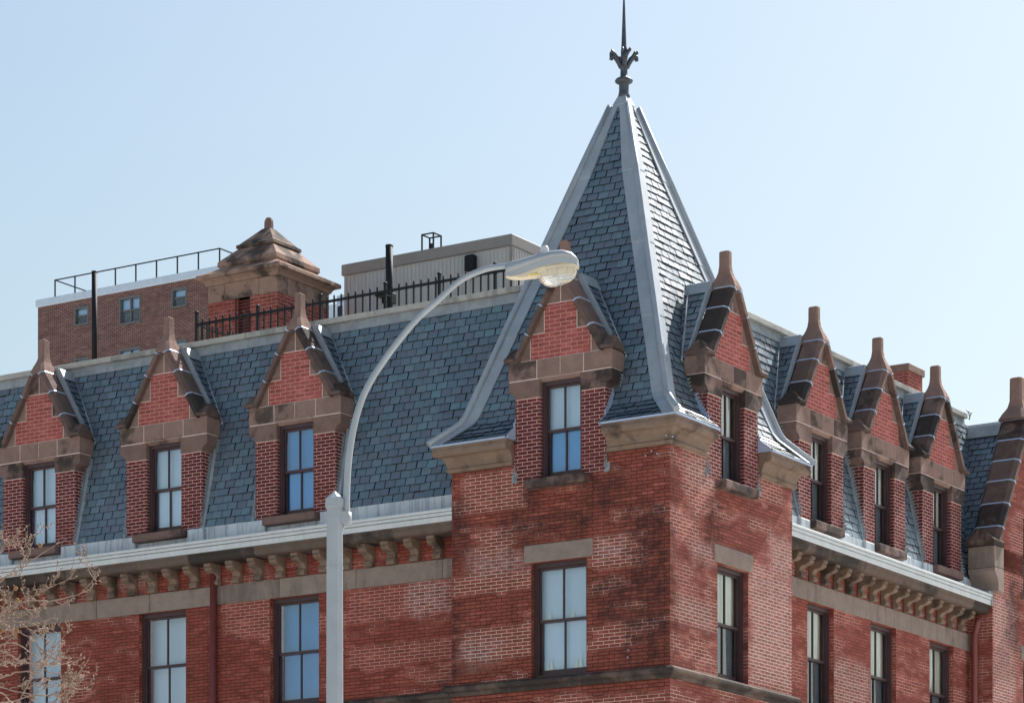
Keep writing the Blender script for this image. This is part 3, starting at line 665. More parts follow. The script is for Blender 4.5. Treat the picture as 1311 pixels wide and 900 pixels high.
# cap and finial
m = MB()
sq = lambda r, z: [(TC[0] - r, TC[1] - r, z), (TC[0] + r, TC[1] - r, z), (TC[0] + r, TC[1] + r, z), (TC[0] - r, TC[1] + r, z)]
m.rings([sq(0.15, 18.12), sq(0.155, 18.165), sq(0.135, 18.175)]); m.rings([sq(0.125, 18.17), sq(0.132, 18.2), sq(0.065, 18.36)]); m.build('tower_cap', M['lead'], tower)
m = MB(); c = (TC[0], TC[1], 0)
m.lathe([(0.10, 18.34), (0.092, 18.37), (0.08, 18.42), (0.078, 18.53), (0.088, 18.545), (0.14, 18.575), (0.146, 18.60), (0.12, 18.63), (0.07, 18.65), (0.06, 18.66), (0.056, 18.78), (0.075, 18.80), (0.075, 18.83), (0.05, 18.85), (0.05, 19.08), (0.044, 19.1), (0.036, 19.3), (0.012, 19.98), (0.004, 20.1)], c, 14)
fin = m.build('finial', M['finial'], tower)
leaf = MB()
for q in range(4):
    a = q * math.pi / 2 + math.pi / 4 - TH + 0.5
    d = Vector((math.cos(a), math.sin(a), 0)); s_ = Vector((-d.y, d.x, 0))
    pts = [(0.05, 18.80), (0.075, 18.87), (0.115, 18.945), (0.165, 18.985), (0.205, 18.975), (0.21, 18.935), (0.18, 18.925)]
    ctr = [Vector((TC[0], TC[1], 0)) + d * r + Vector((0, 0, z)) for r, z in pts]
    leaf.tube(ctr, [0.032, 0.04, 0.045, 0.044, 0.038, 0.03, 0.018], 7)
    for sd2 in (-1, 1):
        leaf.tube([ctr[2], ctr[3] + s_ * 0.035 * sd2 + Vector((0, 0, 0.03)), ctr[4] + s_ * 0.06 * sd2 + Vector((0, 0, 0.055)), ctr[4] + s_ * 0.065 * sd2 + Vector((0, 0, 0.09))], [0.034, 0.034, 0.028, 0.014], 6)
    leaf.tube([ctr[3], ctr[3] + Vector((0, 0, 0.05)), ctr[3] + d * 0.02 + Vector((0, 0, 0.1))], [0.03, 0.025, 0.012], 6)
leaf.build('leaf_crown', M['finial'], tower)

# ------------------------------------------------------------------ gabled dormers (one built, the rest copied)
def make_dormer():
    m = MB()
    m.prism([(-.82, 12.0), (.82, 12.0), (.82, 13.284), (.372, 13.284), (.372, 12.004), (-.372, 12.004), (-.372, 13.284), (-.82, 13.284)], 'y', 0.0, 0.75)
    d = m.build('dormer', M['brick_pier'], bld)
    m = MB(); m.box(-0.55, 0.52, -0.19, 0.1, 11.862, 11.998, 0, 0.014); m.build('sill', M['brownstone_dark'], d)
    # mortar bedding, a few mm behind the stone faces
    m = MB(); m.prism([(-.378, 13.285), (-.80, 13.285), (-.81, 13.42), (-.925, 13.45), (-.925, 13.863), (.925, 13.863), (.925, 13.45), (.81, 13.42), (.80, 13.285), (.378, 13.285), (.378, 13.57), (-.378, 13.57)], 'y', -0.016, 0.30)
    m.prism([(-.80, 13.863), (.80, 13.863), (0, 15.10)], 'y', 0.001, 0.3); m.build('mortar', M['joint'], d)
    m = MB()
    for sx in (-1, 1):
        P = [(sx * .372, 13.288), (sx * .82, 13.288), (sx * .826, 13.33), (sx * .86, 13.375), (sx * .915, 13.40), (sx * .935, 13.425), (sx * .935, 13.564), (sx * .372, 13.564)]
        if sx > 0: P = P[::-1]
        m = MB(); m.prism(P, 'y', -0.02, 0.34); m.build('bracket_stone', M['brownstone_dark'], d)
    for a, b in ((-.938, -.431), (.431, .938)): m = MB(); m.box(a, b, -0.025, 0.34, 13.580, 13.858, 0, 0.005); m.build('lintel_block', M['brownstone'], d)
    m = MB(); m.box(-.416, -.005, -0.022, 0.3, 13.60, 13.858, 0, 0.003); m.box(.005, .416, -0.022, 0.3, 13.60, 13.858, 0, 0.003)
    m.prism([(-0.022, 13.6), (-0.022, 13.58), (0.03, 13.52), (0.3, 13.52), (0.3, 13.6)], 'x', -.416, .416)
    m.build('lintel', M['brownstone'], d)
    # gable: brick panel stepped inside stone triangles
    m = MB(); m.prism([(-.54, 13.87), (.54, 13.87), (.54, 14.262), (.287, 14.262), (.287, 14.69), (-.287, 14.69), (-.287, 14.262), (-.54, 14.262)], 'y', -0.006, 0.2); m.build('gable_panel', M['brick_panel'], d)
    for sx in (-1, 1):
        m = MB()
        for P in ([(.556, 13.873), (.84, 13.873), (.60, 14.258), (.556, 14.258)], [(.303, 14.274), (.60, 14.274), (.34, 14.69), (.303, 14.69)], [(.007, 14.706), (.335, 14.706), (.007, 15.16)]):
            P = [(sx * x, z) for x, z in P]
            m.prism(P if sx > 0 else P[::-1], 'y', -0.002, 0.25)
        m.build('gable_stone', M['brownstone'], d)
    # raking copings in four lengths, chamfered on both edges, with bright straps over the joints
    dirv = Vector((-0.735, 1.225)).normalized(); nrm = Vector((dirv.y, -dirv.x))
    def coping(sx):
        c = MB(); sts = []; P0 = Vector((0.875, 13.87)); zs = [13.9, 14.29, 14.71, 15.07]
        T = lambda z: (z - P0.y) / dirv.y
        sec = [(-0.10, -0.115), (-0.10, -0.045), (-0.035, 0.0), (0.24, 0.0), (0.30, -0.045), (0.30, -0.115)]     # (y, outward)
        def ring(t, grow=0.0):
            out = []
            for y, o in sec:
                yy = 0.13 + (y - 0.13) * (1 + grow * 2.2); oo = o + grow * 0.45
                q = P0 + dirv * t + nrm * oo; out.append((sx * q.x, yy, q.y))
            return out if sx > 0 else out[::-1]
        for za, zb in zip(zs, zs[1:]):
            c.rings([ring(T(za) + .004), ring(T(zb) - .004)], 0 if za > 14.6 else 1)
        for z in zs[1:]: st = MB(); st.rings([ring(T(z) - .010, 0.018), ring(T(z) + .010, 0.018)]); sts.append(st)
        return c, sts
    for sx in (-1, 1):
        c, sts = coping(sx); o = c.build('coping', [M['brownstone_dark'], M['coping_sooty']], d)
        for st in sts: st.build('strap', M['strap'], d)
        # kneeler: a small gabled block
        k2 = MB(); a, b = sorted((sx * 0.76, sx * 0.975)); tt = (b - .05 if sx > 0 else b, a if sx > 0 else a + .05)
        k2.rings([[(a, -.105, 13.866), (b, -.105, 13.866), (b, .30, 13.866), (a, .30, 13.866)], [(a, -.112, 13.91), (b, -.112, 13.91), (b, .306, 13.91), (a, .306, 13.91)],
                  [(a, -.085, 13.93), (b, -.085, 13.93), (b, .28, 13.93), (a, .28, 13.93)], [(tt[1], .07, 14.09), (tt[0], .07, 14.09), (tt[0], .12, 14.09), (tt[1], .12, 14.09)]])
        k2.build('kneeler', M['kneeler_stone'], d)
        # lead upstand behind the coping
        f = MB(); pts = []
        A = [(sx * .86, .285, 13.84), (sx * .13, .285, 15.10), (sx * .195, .285, 15.185), (sx * .94, .285, 13.83)]
        B = [(x, .325, z) for x, y, z in A]
        f.rings([A, B] if sx < 0 else [B, A]); f.build('back_flashing', M['lead'], d)
    m = MB(); y0 = 0.13
    def oc(hx, hy, z, c=0.35):
        return [(-hx, y0 - hy * (1 - c), z), (-hx * (1 - c), y0 - hy, z), (hx * (1 - c), y0 - hy, z), (hx, y0 - hy * (1 - c), z), (hx, y0 + hy * (1 - c), z), (hx * (1 - c), y0 + hy, z), (-hx * (1 - c), y0 + hy, z), (-hx, y0 + hy * (1 - c), z)]
    m.rings([oc(.175, .23, 15.03, .3), oc(.15, .225, 15.09, .3), oc(.115, .185, 15.18, .3), oc(.082, .135, 15.265, .3), oc(.066, .105, 15.34, .3), oc(.058, .09, 15.44, .3), oc(.058, .088, 15.655, .3), oc(.045, .075, 15.668, .3)])
    m.build('finial', M['finial_stone'], d)
    # little slated roof running back into the main slope
    m = MB(); run, rise = 0.735, 1.34; ln = math.hypot(run, rise)
    for sx in (-1, 1):
        yb = lambda z: slope_y(z) - DM + 0.06
        U = Vector((0, 1, 0)) if sx > 0 else Vector((0, -1, 0))
        V = Vector((-sx * run, 0, rise)).normalized(); O = Vector((sx * 0.925, 0.32, 13.83))
        b0, b1 = yb(13.83) - .32, yb(15.17) - .32
        reg = [(0, 0), (b0, 0), (b1, ln), (0, ln)] if sx > 0 else [(-b0, 0), (0, 0), (0, ln), (-b1, ln)]
        slates(m, O, U, V, reg, seed=50 + sx, e=0.13)
    m.build('dormer_roof', [M['slate'], M['underlay_edge_shade']], d)
    m = MB()
    m.prism([(-.315, 14.995), (-.215, 15.178), (-.19, 15.192), (.19, 15.192), (.215, 15.178), (.315, 14.995), (.28, 14.99), (0, 15.1), (-.28, 14.99)][::-1], 'y', 0.30, 0.70)
    m.build('ridge_flashing', M['lead'], d)
    for sx in (-1, 1):                              # valley gutter
        P = []; m = MB()
        for z in (13.80, 15.05):
            t = (z - 13.83) / rise; x = 0.925 - run * t
            P.append((sx * x, slope_y(z) - DM, z))
        m.tube([(p[0] + sx * 0.015, p[1] - 0.012, p[2]) for p in P], 0.018, 6); m.build('valley_flashing', M['lead_dull'], d)
    # stepped flashing where the brick cheeks meet the slates
    for sx in (-1, 1):
        z = 12.04; m = MB()
        while z < 13.5:
            xs0 = 0.822 if z < 13.27 else 0.94
            ys = slope_y(z) - DM; a, b = sorted((sx * xs0, sx * (xs0 + 0.008)))
            m.prism([(ys - 0.035, z), (ys + .03, z - 0.01), (ys + .045, z + 0.057), (ys - 0.10, z + 0.052)], 'x', a, b); z += 0.057
        A = [slope_y(12.0) - DM, slope_y(13.84) - DM]
        a, b = sorted((sx * .834, sx * .88))
        m.rings([[(a, A[0] - .03, 12.0), (b, A[0] - .03, 12.0), (b, A[0] + .03, 12.0), (a, A[0] + .03, 12.0)], [(a + sx * .02, A[1] - .03, 13.84), (b + sx * .03, A[1] - .03, 13.84), (b + sx * .06, A[1] + .03, 13.84), (a + sx * .05, A[1] + .03, 13.84)]])
        a, b = sorted((sx * .80, sx * .835)); m.box(a, b, -0.012, 0.0 - .003, 11.99, 12.17)
        m.build('step_flashing', M['lead_dull'], d)
    return d
proto = make_dormer(); slots = [('L', x, DM, 0.0) for x in LDORM] + [('L', -1.94, 0.0, -0.07)] + [('R', 1.965, 0.0, -0.07)] + [('R', x, DM, 0.0) for x in RDORM]
dormers = []
for i, (side, x, d_, dz) in enumerate(slots):
    o = proto if i == 0 else copy_tree(proto, bld)
    o.location = at(side, x, d_, dz); o.rotation_euler = (0, 0, SIDE[side]); dormers.append((o, side, x, d_, dz))
for i, (o, side, x, d_, dz) in enumerate(dormers):
    g_, u_, l_ = 'glass', 'blind', 'blind'
    if side == 'R': u_, l_ = 'curtain', 'sheer'
    if i == 2: g_, u_, l_ = 'glass_blue', 'painted_sky', 'painted_sky'
    if i == 3: l_ = 'painted_sky'  # lower sash: sky reflection painted on the sheet behind
    w = window('window', x - 0.372, x + 0.372, 12.0 + dz, 13.53 + dz, side, d_, bld, g_, u_, l_, recess=0.10)

# ------------------------------------------------------------------ end bay on the side street
m = MB(); wall(m, RY, 14.70, 0, 12.2, 0, [(13.2, 13.95, 8.88, 10.66), (13.2, 13.95, 11.9, 12.3, False)], 0.16)
wall(m, 11.95, 13.2, 12.2, 12.6, 0, [])
m.face([(11.75, 0, 12.2), (13.2, 0, 12.2), (13.2, 0, 15.2), (13.15, 0, 15.2)])
m.face([(13.95, 0, 12.2), (14.70, 0, 12.2), (14.70, 0, 12.55), (13.95, 0, 13.95)]); m.face([(14.70, 0, 0), (14.70, 3, 0), (14.70, 3, 12.5), (14.70, 0, 12.5)])
m.face([(13.2, 0, 13.3), (13.95, 0, 13.3), (13.95, 0, 13.95), (13.35, 0, 15.1), (13.2, 0, 15.2)])
m.face([(RY, 0, 0), (RY, 0, 12.2), (RY, 1.2, 12.2), (RY, 1.2, 0)])
bay = m.build('end_bay', M['brick_bay'], bld, (0, 0, 0), SIDE['R'])
window('window', 13.2, 13.95, 8.88, 10.66, 'R', 0, bld, 'glass', 'curtain', 'sheer'); window('window', 13.2, 13.95, 11.9, 13.3, 'R', 0, bld, 'glass', 'curtain', 'sheer')
m = MB(); m.box(13.07, 14.08, -0.025, 0.2, 10.665, 10.942, 0, 0.012); m.build('lintel', M['bandstone'], bay)
m = MB(); m.box(13.08, 14.07, -0.12, 0.2, 11.78, 11.9, 0, 0.012); m.build('sill', M['brownstone_dark'], bay)
dirv = Vector((1.42, 2.58)).normalized(); nrm = Vector((-dirv.y, dirv.x))
P0 = Vector((11.70, 12.56)); sec = [(-0.14, -0.13), (-0.14, -0.05), (-0.06, 0.0), (0.36, 0.0), (0.43, -0.05), (0.43, -0.13)]
def bring(t, grow=0.0):
    out = []
    for y, o in sec:
        q = P0 + dirv * t + nrm * (o + grow * .45); out.append((q.x, 0.145 + (y - .145) * (1 + grow * 2), q.y))
    return out[::-1]
cz = [12.62, 12.95, 13.42, 13.88, 14.3, 14.72, 15.14]; T = lambda z: (z - P0.y) / dirv.y
c = MB()
for a, b in zip(cz, cz[1:]): c.rings([bring(T(a) + .004), bring(T(b) - .004)], 0 if a > 14.6 else 1)
for z in cz[1:]: st = MB(); st.rings([bring(T(z) - .012, .02), bring(T(z) + .012, .02)]); st.build('strap', M['strap'], bay)
c.build('coping', [M['brownstone_dark'], M['coping_sooty']], bay)
c2 = MB()                                        # the far slope of the same gable
for a, b in zip(cz, cz[1:]): c2.rings([[(26.52 - x, y, z) for x, y, z in bring(T(a) + .004)][::-1], [(26.52 - x, y, z) for x, y, z in bring(T(b) - .004)][::-1]], 0 if a > 14.6 else 1)
c2.build('coping', [M['brownstone_dark'], M['coping_sooty']], bay)
m = MB(); m.rings([[(11.55, -.15, 12.555), (12.0, -.15, 12.555), (12.0, .43, 12.555), (11.55, .43, 12.555)], [(11.53, -.16, 12.64), (12.0, -.16, 12.64), (12.0, .44, 12.64), (11.53, .44, 12.64)], [(11.6, .1, 12.86), (12.0, .1, 12.86), (12.0, .2, 12.86), (11.6, .2, 12.86)]]); m.build('kneeler', M['brownstone_dark'], bay)
m = MB(); m.box(14.50, 14.95, -.15, .43, 12.3, 12.66, 0, .02); m.build('kneeler', M['brownstone_dark'], bay)
m = MB(); m.box(11.62, 12.03, -.13, .40, 12.16, 12.55, 0, .012)
m.prism([(12.03, 11.74), (12.03, 12.15), (11.63, 12.15), (11.63, 12.09), (11.66, 12.05), (11.74, 11.99), (11.79, 11.90), (11.79, 11.74)][::-1], 'y', -.13, .40); m.build('bracket_stone', M['bandstone'], bay)
m = MB(); y0 = 0.145; cx_ = 13.26
def oc2(hx, hy, z, c=.3): return [(cx_ + a * hx, y0 + b * hy, z) for a, b in ((-1, -(1 - c)), (-(1 - c), -1), (1 - c, -1), (1, -(1 - c)), (1, 1 - c), (1 - c, 1), (-(1 - c), 1), (-1, 1 - c))]
m.rings([oc2(.30, .30, 15.14), oc2(.22, .24, 15.26), oc2(.13, .16, 15.38), oc2(.10, .125, 15.5), oc2(.095, .12, 15.92), oc2(.08, .1, 15.935)]); m.build('finial', M['finial_stone'], bay)
m = MB(); U = Vector((0, -1, 0)); V = Vector((1.42, 0, 2.58)).normalized(); O = Vector((11.80, 0.40, 12.50)); ln = 2.98
reg = [(-1.7, 0), (0, 0), (0, ln), (-1.7, ln)]
slates(m, O, U, V, reg, seed=77, e=0.135)
m.face([(14.72, .3, 12.5), (14.72, 1.9, 12.5), (13.35, 1.9, 15.12), (13.35, .3, 15.12)], 1)
m.build('bay_roof', [M['slate'], M['underlay_edge_shade']], bay)
m = MB(); m.prism([(13.06, 14.88), (13.14, 15.1), (13.2, 15.16), (13.6, 15.16), (13.6, 15.08), (13.2, 15.08)][::-1], 'y', 0.3, 2.0); m.build('ridge_flashing', M['lead_dull'], bay)
m = MB(); m.box(11.66, 11.80, .0, .42, 11.66, 11.74); m.box(11.795, 11.83, -.006, .45, 11.48, 11.76); m.build('apron_flashing', M['lead_dull'], bay)
# loose cable at the end of the ridge
m = MB(); q = [(13.0 + 0.12 * math.cos(a), 1.0 + 0.05 * math.sin(a * 1.3), 15.36 + 0.07 * math.sin(a) - 0.012 * a) for a in [i * 0.5 for i in range(16)]]; m.tube(q, 0.012, 5)
tag(m.build('roof_cable', M['lead'], None, (0, 0, 0), SIDE['R']), 'small loop of cable lying on the roof coping beside the end gable', 'cable')

# ---- rainwater pipes
def pipe(x, side, zt, d=0.33):
    m = MB(); pts = [(x - (0.05 if side == 'R' else 0), 0.2, zt), (x - (0.05 if side == 'R' else 0), 0.22, zt - .08), (x, d - .03, zt - .2), (x, d, zt - .3), (x, d, 0.2)] if side == 'R' else [(x, d, zt), (x, d, 0.2)]
    m.tube(pts, 0.058, 12)
    for z in (8.95, 7.2): m.tube([(x, d, z), (x, d, z + .05)], 0.068, 12)
    m.build('downpipe', M['downpipe'], bld, (0, 0, 0), SIDE[side])
pipe(fL(273.5, 800, .38)[0], 'L', 11.34, 0.37); pipe(11.70, 'R', 11.25, 0.30)

# ---- chimney behind the side street ridge
m = MB(); m.box(-0.45, 0, 0, 0.66, 15.2, 16.72); ch = m.build('chimney', M['brick_turret'], bld, (-3.0, 14.55, 0))
m = MB(); m.box(-0.49, 0.04, -0.04, 0.70, 16.72, 16.86, 0, .01); m.build('chimney_cap', M['finial_stone'], ch)

# ------------------------------------------------------------------ roof turret (brick vent tower with stepped stone cap)
d4 = 4.0; tx0, tx1 = -11.934, -10.369; tcx, tcy = (tx0 + tx1) / 2, d4 + (tx1 - tx0) / 2; hw = (tx1 - tx0) / 2
m = MB(); wall(m, tx0, tx1, 15.2, 16.93, d4, [(-11.325, -10.986, 15.6, 16.93)], 0.12)
m.face([(tx1, d4, 15.2), (tx1, d4 + 2 * hw, 15.2), (tx1, d4 + 2 * hw, 16.93), (tx1, d4, 16.93)]); m.face([(tx0, d4 + 2 * hw, 15.2), (tx0, d4, 15.2), (tx0, d4, 16.93), (tx0, d4 + 2 * hw, 16.93)])
m.face([(tx1, d4 + 2 * hw, 15.2), (tx0, d4 + 2 * hw, 15.2), (tx0, d4 + 2 * hw, 16.93), (tx1, d4 + 2 * hw, 16.93)])
tur = m.build('roof_turret', M['brick_turret'], bld)
m = MB()
for a, b in ((tx0 - .003, tx0 + .36), (tx0 + .366, tx1 - .42), (tx1 - .414, tx1 + .003)): m.box(a, b, d4 - .004, d4 + .3, 16.93, 17.23, 0, .004)
for a, b in ((d4 + .31, d4 + .62), (d4 + .626, d4 + 1.1), (d4 + 1.106, d4 + 2 * hw)): m.box(tx1 - .3, tx1 + .004, a, b, 16.93, 17.23, 0, .004)
m.build('frieze', M['turret_stone'], tur)
def sqr(h, z): return [(tcx - h, tcy - h, z), (tcx + h, tcy - h, z), (tcx + h, tcy + h, z), (tcx - h, tcy + h, z)]
m = MB(); m.rings([sqr(hw + .01, 17.23), sqr(hw + .03, 17.24), sqr(hw + .05, 17.29), sqr(hw + .09, 17.325), sqr(hw + .10, 17.335), sqr(hw + .15, 17.34), sqr(hw + .165, 17.355), sqr(hw + .16, 17.415), sqr(hw - .15, 17.575)])
m.build('cap_slab', M['turret_stone'], tur)
m = MB(); m.rings([sqr(hw - .17, 17.54), sqr(hw - .13, 17.60), sqr(hw - .115, 17.61), sqr(hw - .12, 17.69), sqr(hw - .42, 17.985)]); m.build('cap_step', M['turret_stone'], tur)
m = MB(); m.rings([sqr(hw - .45, 17.92), sqr(hw - .40, 17.955), sqr(hw - .355, 17.965), sqr(hw - .36, 18.02), sqr(hw - .40, 18.04), sqr(.085, 18.35)])
m.build('cap_peak', M['turret_dark'], tur)
m = MB(); m.rings([[(tcx + r * math.cos(a), tcy + r * math.sin(a), z) for a in [i * math.pi / 4 + .39 for i in range(8)]] for r, z in ((.088, 18.28), (.085, 18.45), (.082, 18.50), (.055, 18.55), (.015, 18.57))]); m.build('knob', M['brownstone_dark'], tur)
m = MB()
for i in range(22): m.prism([(d4 + .05, 15.62 + i * .06), (d4 + .1, 15.65 + i * .06), (d4 + .1, 15.66 + i * .06), (d4 + .05, 15.635 + i * .06)], 'x', -11.27, -10.99)
m.box(-11.325, -11.27, d4 + .03, d4 + .11, 15.6, 16.93); m.box(-11.325, -10.986, d4 + .115, d4 + .12, 15.6, 16.93)
m.build('louvre', M['downpipe'], tur)

# ------------------------------------------------------------------ iron fence on the roof edge
fe = tag(empty('roof_fence', (-7, 1.25, 15.335)), 'black iron picket fence along the roof edge behind the front dormers', 'fence')
fx, fz, fy = -7.0, 15.335, 1.25
def fpart(name, m): return m.build(name, M['iron'], fe)
posts = [-10.03, -8.72, -7.41, -6.10, -5.03, -3.95, -2.93]
for i, x in enumerate(posts):
    m = MB(); t = 0.55 if i == 0 else 0.47; m.box(x - fx - .022, x - fx + .022, -.022, .022, 0, t); m.rings([[(x - fx + a * r, b * r, z) for a, b in ((-1, -1), (1, -1), (1, 1), (-1, 1))] for r, z in ((.028, t), (.028, t + .02), (.01, t + .035))]); fpart('post', m)
m = MB(); m.box(posts[0] - fx, posts[-1] - fx, -.02, .02, .328, .366); m.box(posts[0] - fx, posts[-1] - fx, -.012, .012, .03, .05)
m.box(posts[0] - fx - .012, posts[0] - fx + .012, .0, 3.2, .335, .36); m.box(posts[0] - fx - .012, posts[0] - fx + .012, .0, 3.2, .03, .05); fpart('rail', m)
pk = MB(); pk.box(-.011, .011, -.011, .011, .0, .425); pk.rings([[(a * .010, b * .010, .425) for a, b in ((-1, -1), (1, -1), (1, 1), (-1, 1))], [(a * .003, b * .003, .445) for a, b in ((-1, -1), (1, -1), (1, 1), (-1, 1))]])
pr = None; x = posts[0] + 0.13
spots = []
while x < posts[-1]:
    if min(abs(x - p) for p in posts) > 0.05: spots.append((x - fx, 0))
    x += 0.1455
y = 0.145
while y < 3.2: spots.append((posts[0] - fx, y)); y += 0.145
for (a, b) in spots:
    if pr is None: pr = pk.build('picket', M['iron'], fe)
    else: pr2 = pr.copy(); COL.objects.link(pr2); pr = pr2
    pr.location = (a, b, 0)

# ------------------------------------------------------------------ vent pipes on the roof
for (x, y, zt, r, lab) in ((-6.23, 1.55, 16.53, 0.062, 'tall black vent pipe clamped to the roof fence in front of the grey metal penthouse'), (-12.93, 2.0, 17.2, 0.05, 'slim black vent pipe rising in front of the brown brick apartment block')):
    t = tag(empty('vent_pipe', (x, y, 15.2)), lab, 'pipe', 'black vent pipes on the roof')
    m = MB(); m.tube([(0, 0, 0), (0, 0, zt - 15.2)], r, 14); m.lathe([(r + .004, zt - 15.2 - .03), (r + .004, zt - 15.2 + .004), (r - .012, zt - 15.2 + .004)], (0, 0, 0), 14); m.build('pipe', M['iron'], t)
    m = MB(); m.lathe([(r + .07, 0.0), (r + .06, .03), (r + .01, .12), (r, .14)], (0, 0, 0), 14); m.build('base_flange', M['iron'], t)
    if r > .06: m = MB(); m.box(-.09, .09, -.1, .08, .36, .53, 0, .008); m.box(-.1, .1, -.27, -.1, .44, .47); m.build('clamp_box', M['iron'], t)

# ------------------------------------------------------------------ grey metal penthouse on the flat roof
pd = 6.0; px0, pz = fL(441, 338.7, pd); px1, _ = fL(655, 301.5, pd); pz = 17.86; pl = 5.0
ph = tag(empty('roof_penthouse', ((px0 + px1) / 2, pd, 15.2)), 'grey ribbed metal penthouse standing on the flat roof left of the pyramid tower', 'penthouse')
w2 = (px1 - px0) / 2; H = pz - 15.2
m = MB()
for j in range(int(2 * w2 / 0.085)):                       # ribbed sheet, front and side
    a = -w2 + j * 0.085; m.box(a, a + .05, -.009, 0, 0, H - .22)
for j in range(int(pl / 0.085)):
    a = j * 0.085; m.box(w2, w2 + .009, a, a + .05, 0, H - .22)
m.box(-w2, w2, 0, pl, 0, H - .05); m.build('ribbed_wall', M['panel'], ph)
m = MB(); m.box(-w2 - .04, w2 + .04, -.05, pl + .04, H - .2, H, 0, .01); m.build('fascia', M['panel_trim'], ph)
m = MB(); m.box(w2 - .03, w2 + .024, -.024, .03, 0, H - .205); m.build('corner_trim', M['panel_trim'], ph)
lx, lz = fL(606, 337, pd); m = MB(); m.box(-.1, .1, -.16, -.02, 0, .30, 0, .02); lt = m.build('wall_light', M['iron'], ph, (lx - (px0 + px1) / 2, 0, lz - 15.2 - .18))
m = MB(); m.box(-.085, .085, -.15, -.04, -.12, -.002, 0, .02); m.build('lamp_glass', M['lens'], lt)
dx = fL(590, 370, pd)[0] - (px0 + px1) / 2
m = MB(); m.box(-.5, .5, -.035, -.02, 0, 1.3); m.build('door', M['window_grey'], ph, (dx, 0, 0))
hx, hz = fL(552.5, 301, 6.3); cg = tag(empty('roof_hatch_cage', (hx, 6.3, pz)), 'small open black metal frame standing on top of the grey penthouse', 'frame')
m = MB(); s_ = .125; h_ = hz - pz
for a in (-s_, s_):
    for b in (-s_, s_): m.box(a - .012, a + .012, b - .012, b + .012, 0, h_)
for z in (h_ - .02, .0):
    for a in (-s_, s_): m.box(a - .01, a + .01, -s_, s_, z, z + .022); m.box(-s_, s_, a - .01, a + .01, z, z + .022)
m.box(-.03, .03, -.03, .03, 0, .2); m.build('cage_frame', M['iron'], cg)

# ------------------------------------------------------------------ far apartment block
D = 100.0; ax0, az = fL(48.5, 389, D); ax1, _ = fL(283, 341, D); az = 51.25; aw = ax1 - ax0
ap = tag(empty('apartment_block', (ax0, D, 0)), 'brown brick apartment block with pale roof edge and railing far behind the front dormers', 'building')
wins = []
def awin(p0, p1, q0, q1): 
    a, za = fL(p0, q1, D); b, zb = fL(p1, q0, D); wins.append((a - ax0, b - ax0, zb if False else min(za, zb), max(za, zb)))
rows = [0, -2.62]
def wrow(pxa, pxb, top, bot):
    a = fL(pxa, 0, D)[0] - ax0; b = fL(pxb, 0, D)[0] - ax0; mid = (pxa + pxb) / 2
    return (a, b, fL(mid, bot, D)[1], fL(mid, top, D)[1])
top3 = [wrow(95.5, 113.5, 393, 415), wrow(153, 180, 380, 413), wrow(220, 239, 369, 392)]
step = top3[1][3] - fL(166, 446, D)[1]
allw = [(a, b, c - step * k_, d - step * k_) for k_ in range(0, 3) for (a, b, c, d) in top3]
m = MB(); wall(m, 0, aw, 0, az - .3, 0, allw, 0.25)
m.face([(aw, 0, 0), (aw, 9, 0), (aw, 9, az - .3), (aw, 0, az - .3)]); m.face([(0, 9, 0), (0, 0, 0), (0, 0, az - .3), (0, 9, az - .3)])
m.build('wall', M['brick_far'], ap)
m = MB(); m.box(-.1, aw + .1, -.12, 9, az - .42, az, 0, .03); m.face([(0, 0, az + .003), (aw, 0, az + .003), (aw, 9, az + .003), (0, 9, az + .003)]); m.build('roof_edge', M['trim_white'], ap)
for (a, b, c, d) in allw:
    m = MB(); w_, h_ = b - a, d - c; m.box(-.02, .08, -.03, .24, -.05, h_); m.box(w_ - .08, w_ + .02, -.03, .24, -.05, h_); m.box(.08, w_ - .08, -.03, .24, h_ - .09, h_ + .02); m.box(-.04, w_ + .04, -.06, .24, -.08, .03)
    n_ = 2 if w_ > 1.2 else 1
    for q in range(1, n_): m.box(w_ / 2 - .05, w_ / 2 + .05, .05, .2, 0, h_)
    m.box(.1, w_ - .1, .08, .2, h_ * .5 - .05, h_ * .5 + .05)
    fr = m.build('window', M['window_grey'], ap, (a, 0, c))
    m = MB(); m.face([(.05, .15, 0), (w_ - .05, .15, 0), (w_ - .05, .15, h_ - .05), (.05, .15, h_ - .05)]); m.build('pane', M['glass_blue'], fr)
    m = MB(); m.face([(.0, .245, h_ * .5), (w_, .245, h_ * .5), (w_, .245, h_), (0, .245, h_)]); m.face([(.0, .246, 0), (w_, .246, 0), (w_, .246, h_ * .5), (0, .246, h_ * .5)], 1); m.build('blind', [M['blind'], M['sheer']], fr)
    m = MB()
    for q in range(1, 5): m.box(.1, w_ - .1, .06, .075, h_ * .48 * q / 5, h_ * .48 * q / 5 + .025)
    for q in range(1, 8): m.box(w_ * q / 8 - .012, w_ * q / 8 + .012, .06, .075, .03, h_ * .48)
    m.build('window_guard', M['window_grey'], fr)
rl = tag(empty('roof_railing', (ax0, D, az)), 'thin dark roof railing with posts on top of the far apartment block', 'railing')
m = MB(); rh_ = fL(71, 361, D)[1] - fL(71, 379, D)[1] + .2
x_ = fL(70.5, 0, D)[0] - ax0; xe = aw - .1; n_ = 8; pst = [x_ + (xe - x_) * i / n_ for i in range(n_ + 1)]
for q in pst: p_ = MB(); p_.box(q - .035, q + .035, -.03, .03, 0, rh_); p_.build('post', M['iron'], rl)
m.box(pst[0], pst[-1], -.03, .03, rh_ - .06, rh_)
m.box(pst[0] - .03, pst[0] + .03, 0, 6, rh_ - .06, rh_); m.box(pst[-1] - .03, pst[-1] + .03, 0, 6, rh_ - .06, rh_); m.build('rail', M['iron'], rl)

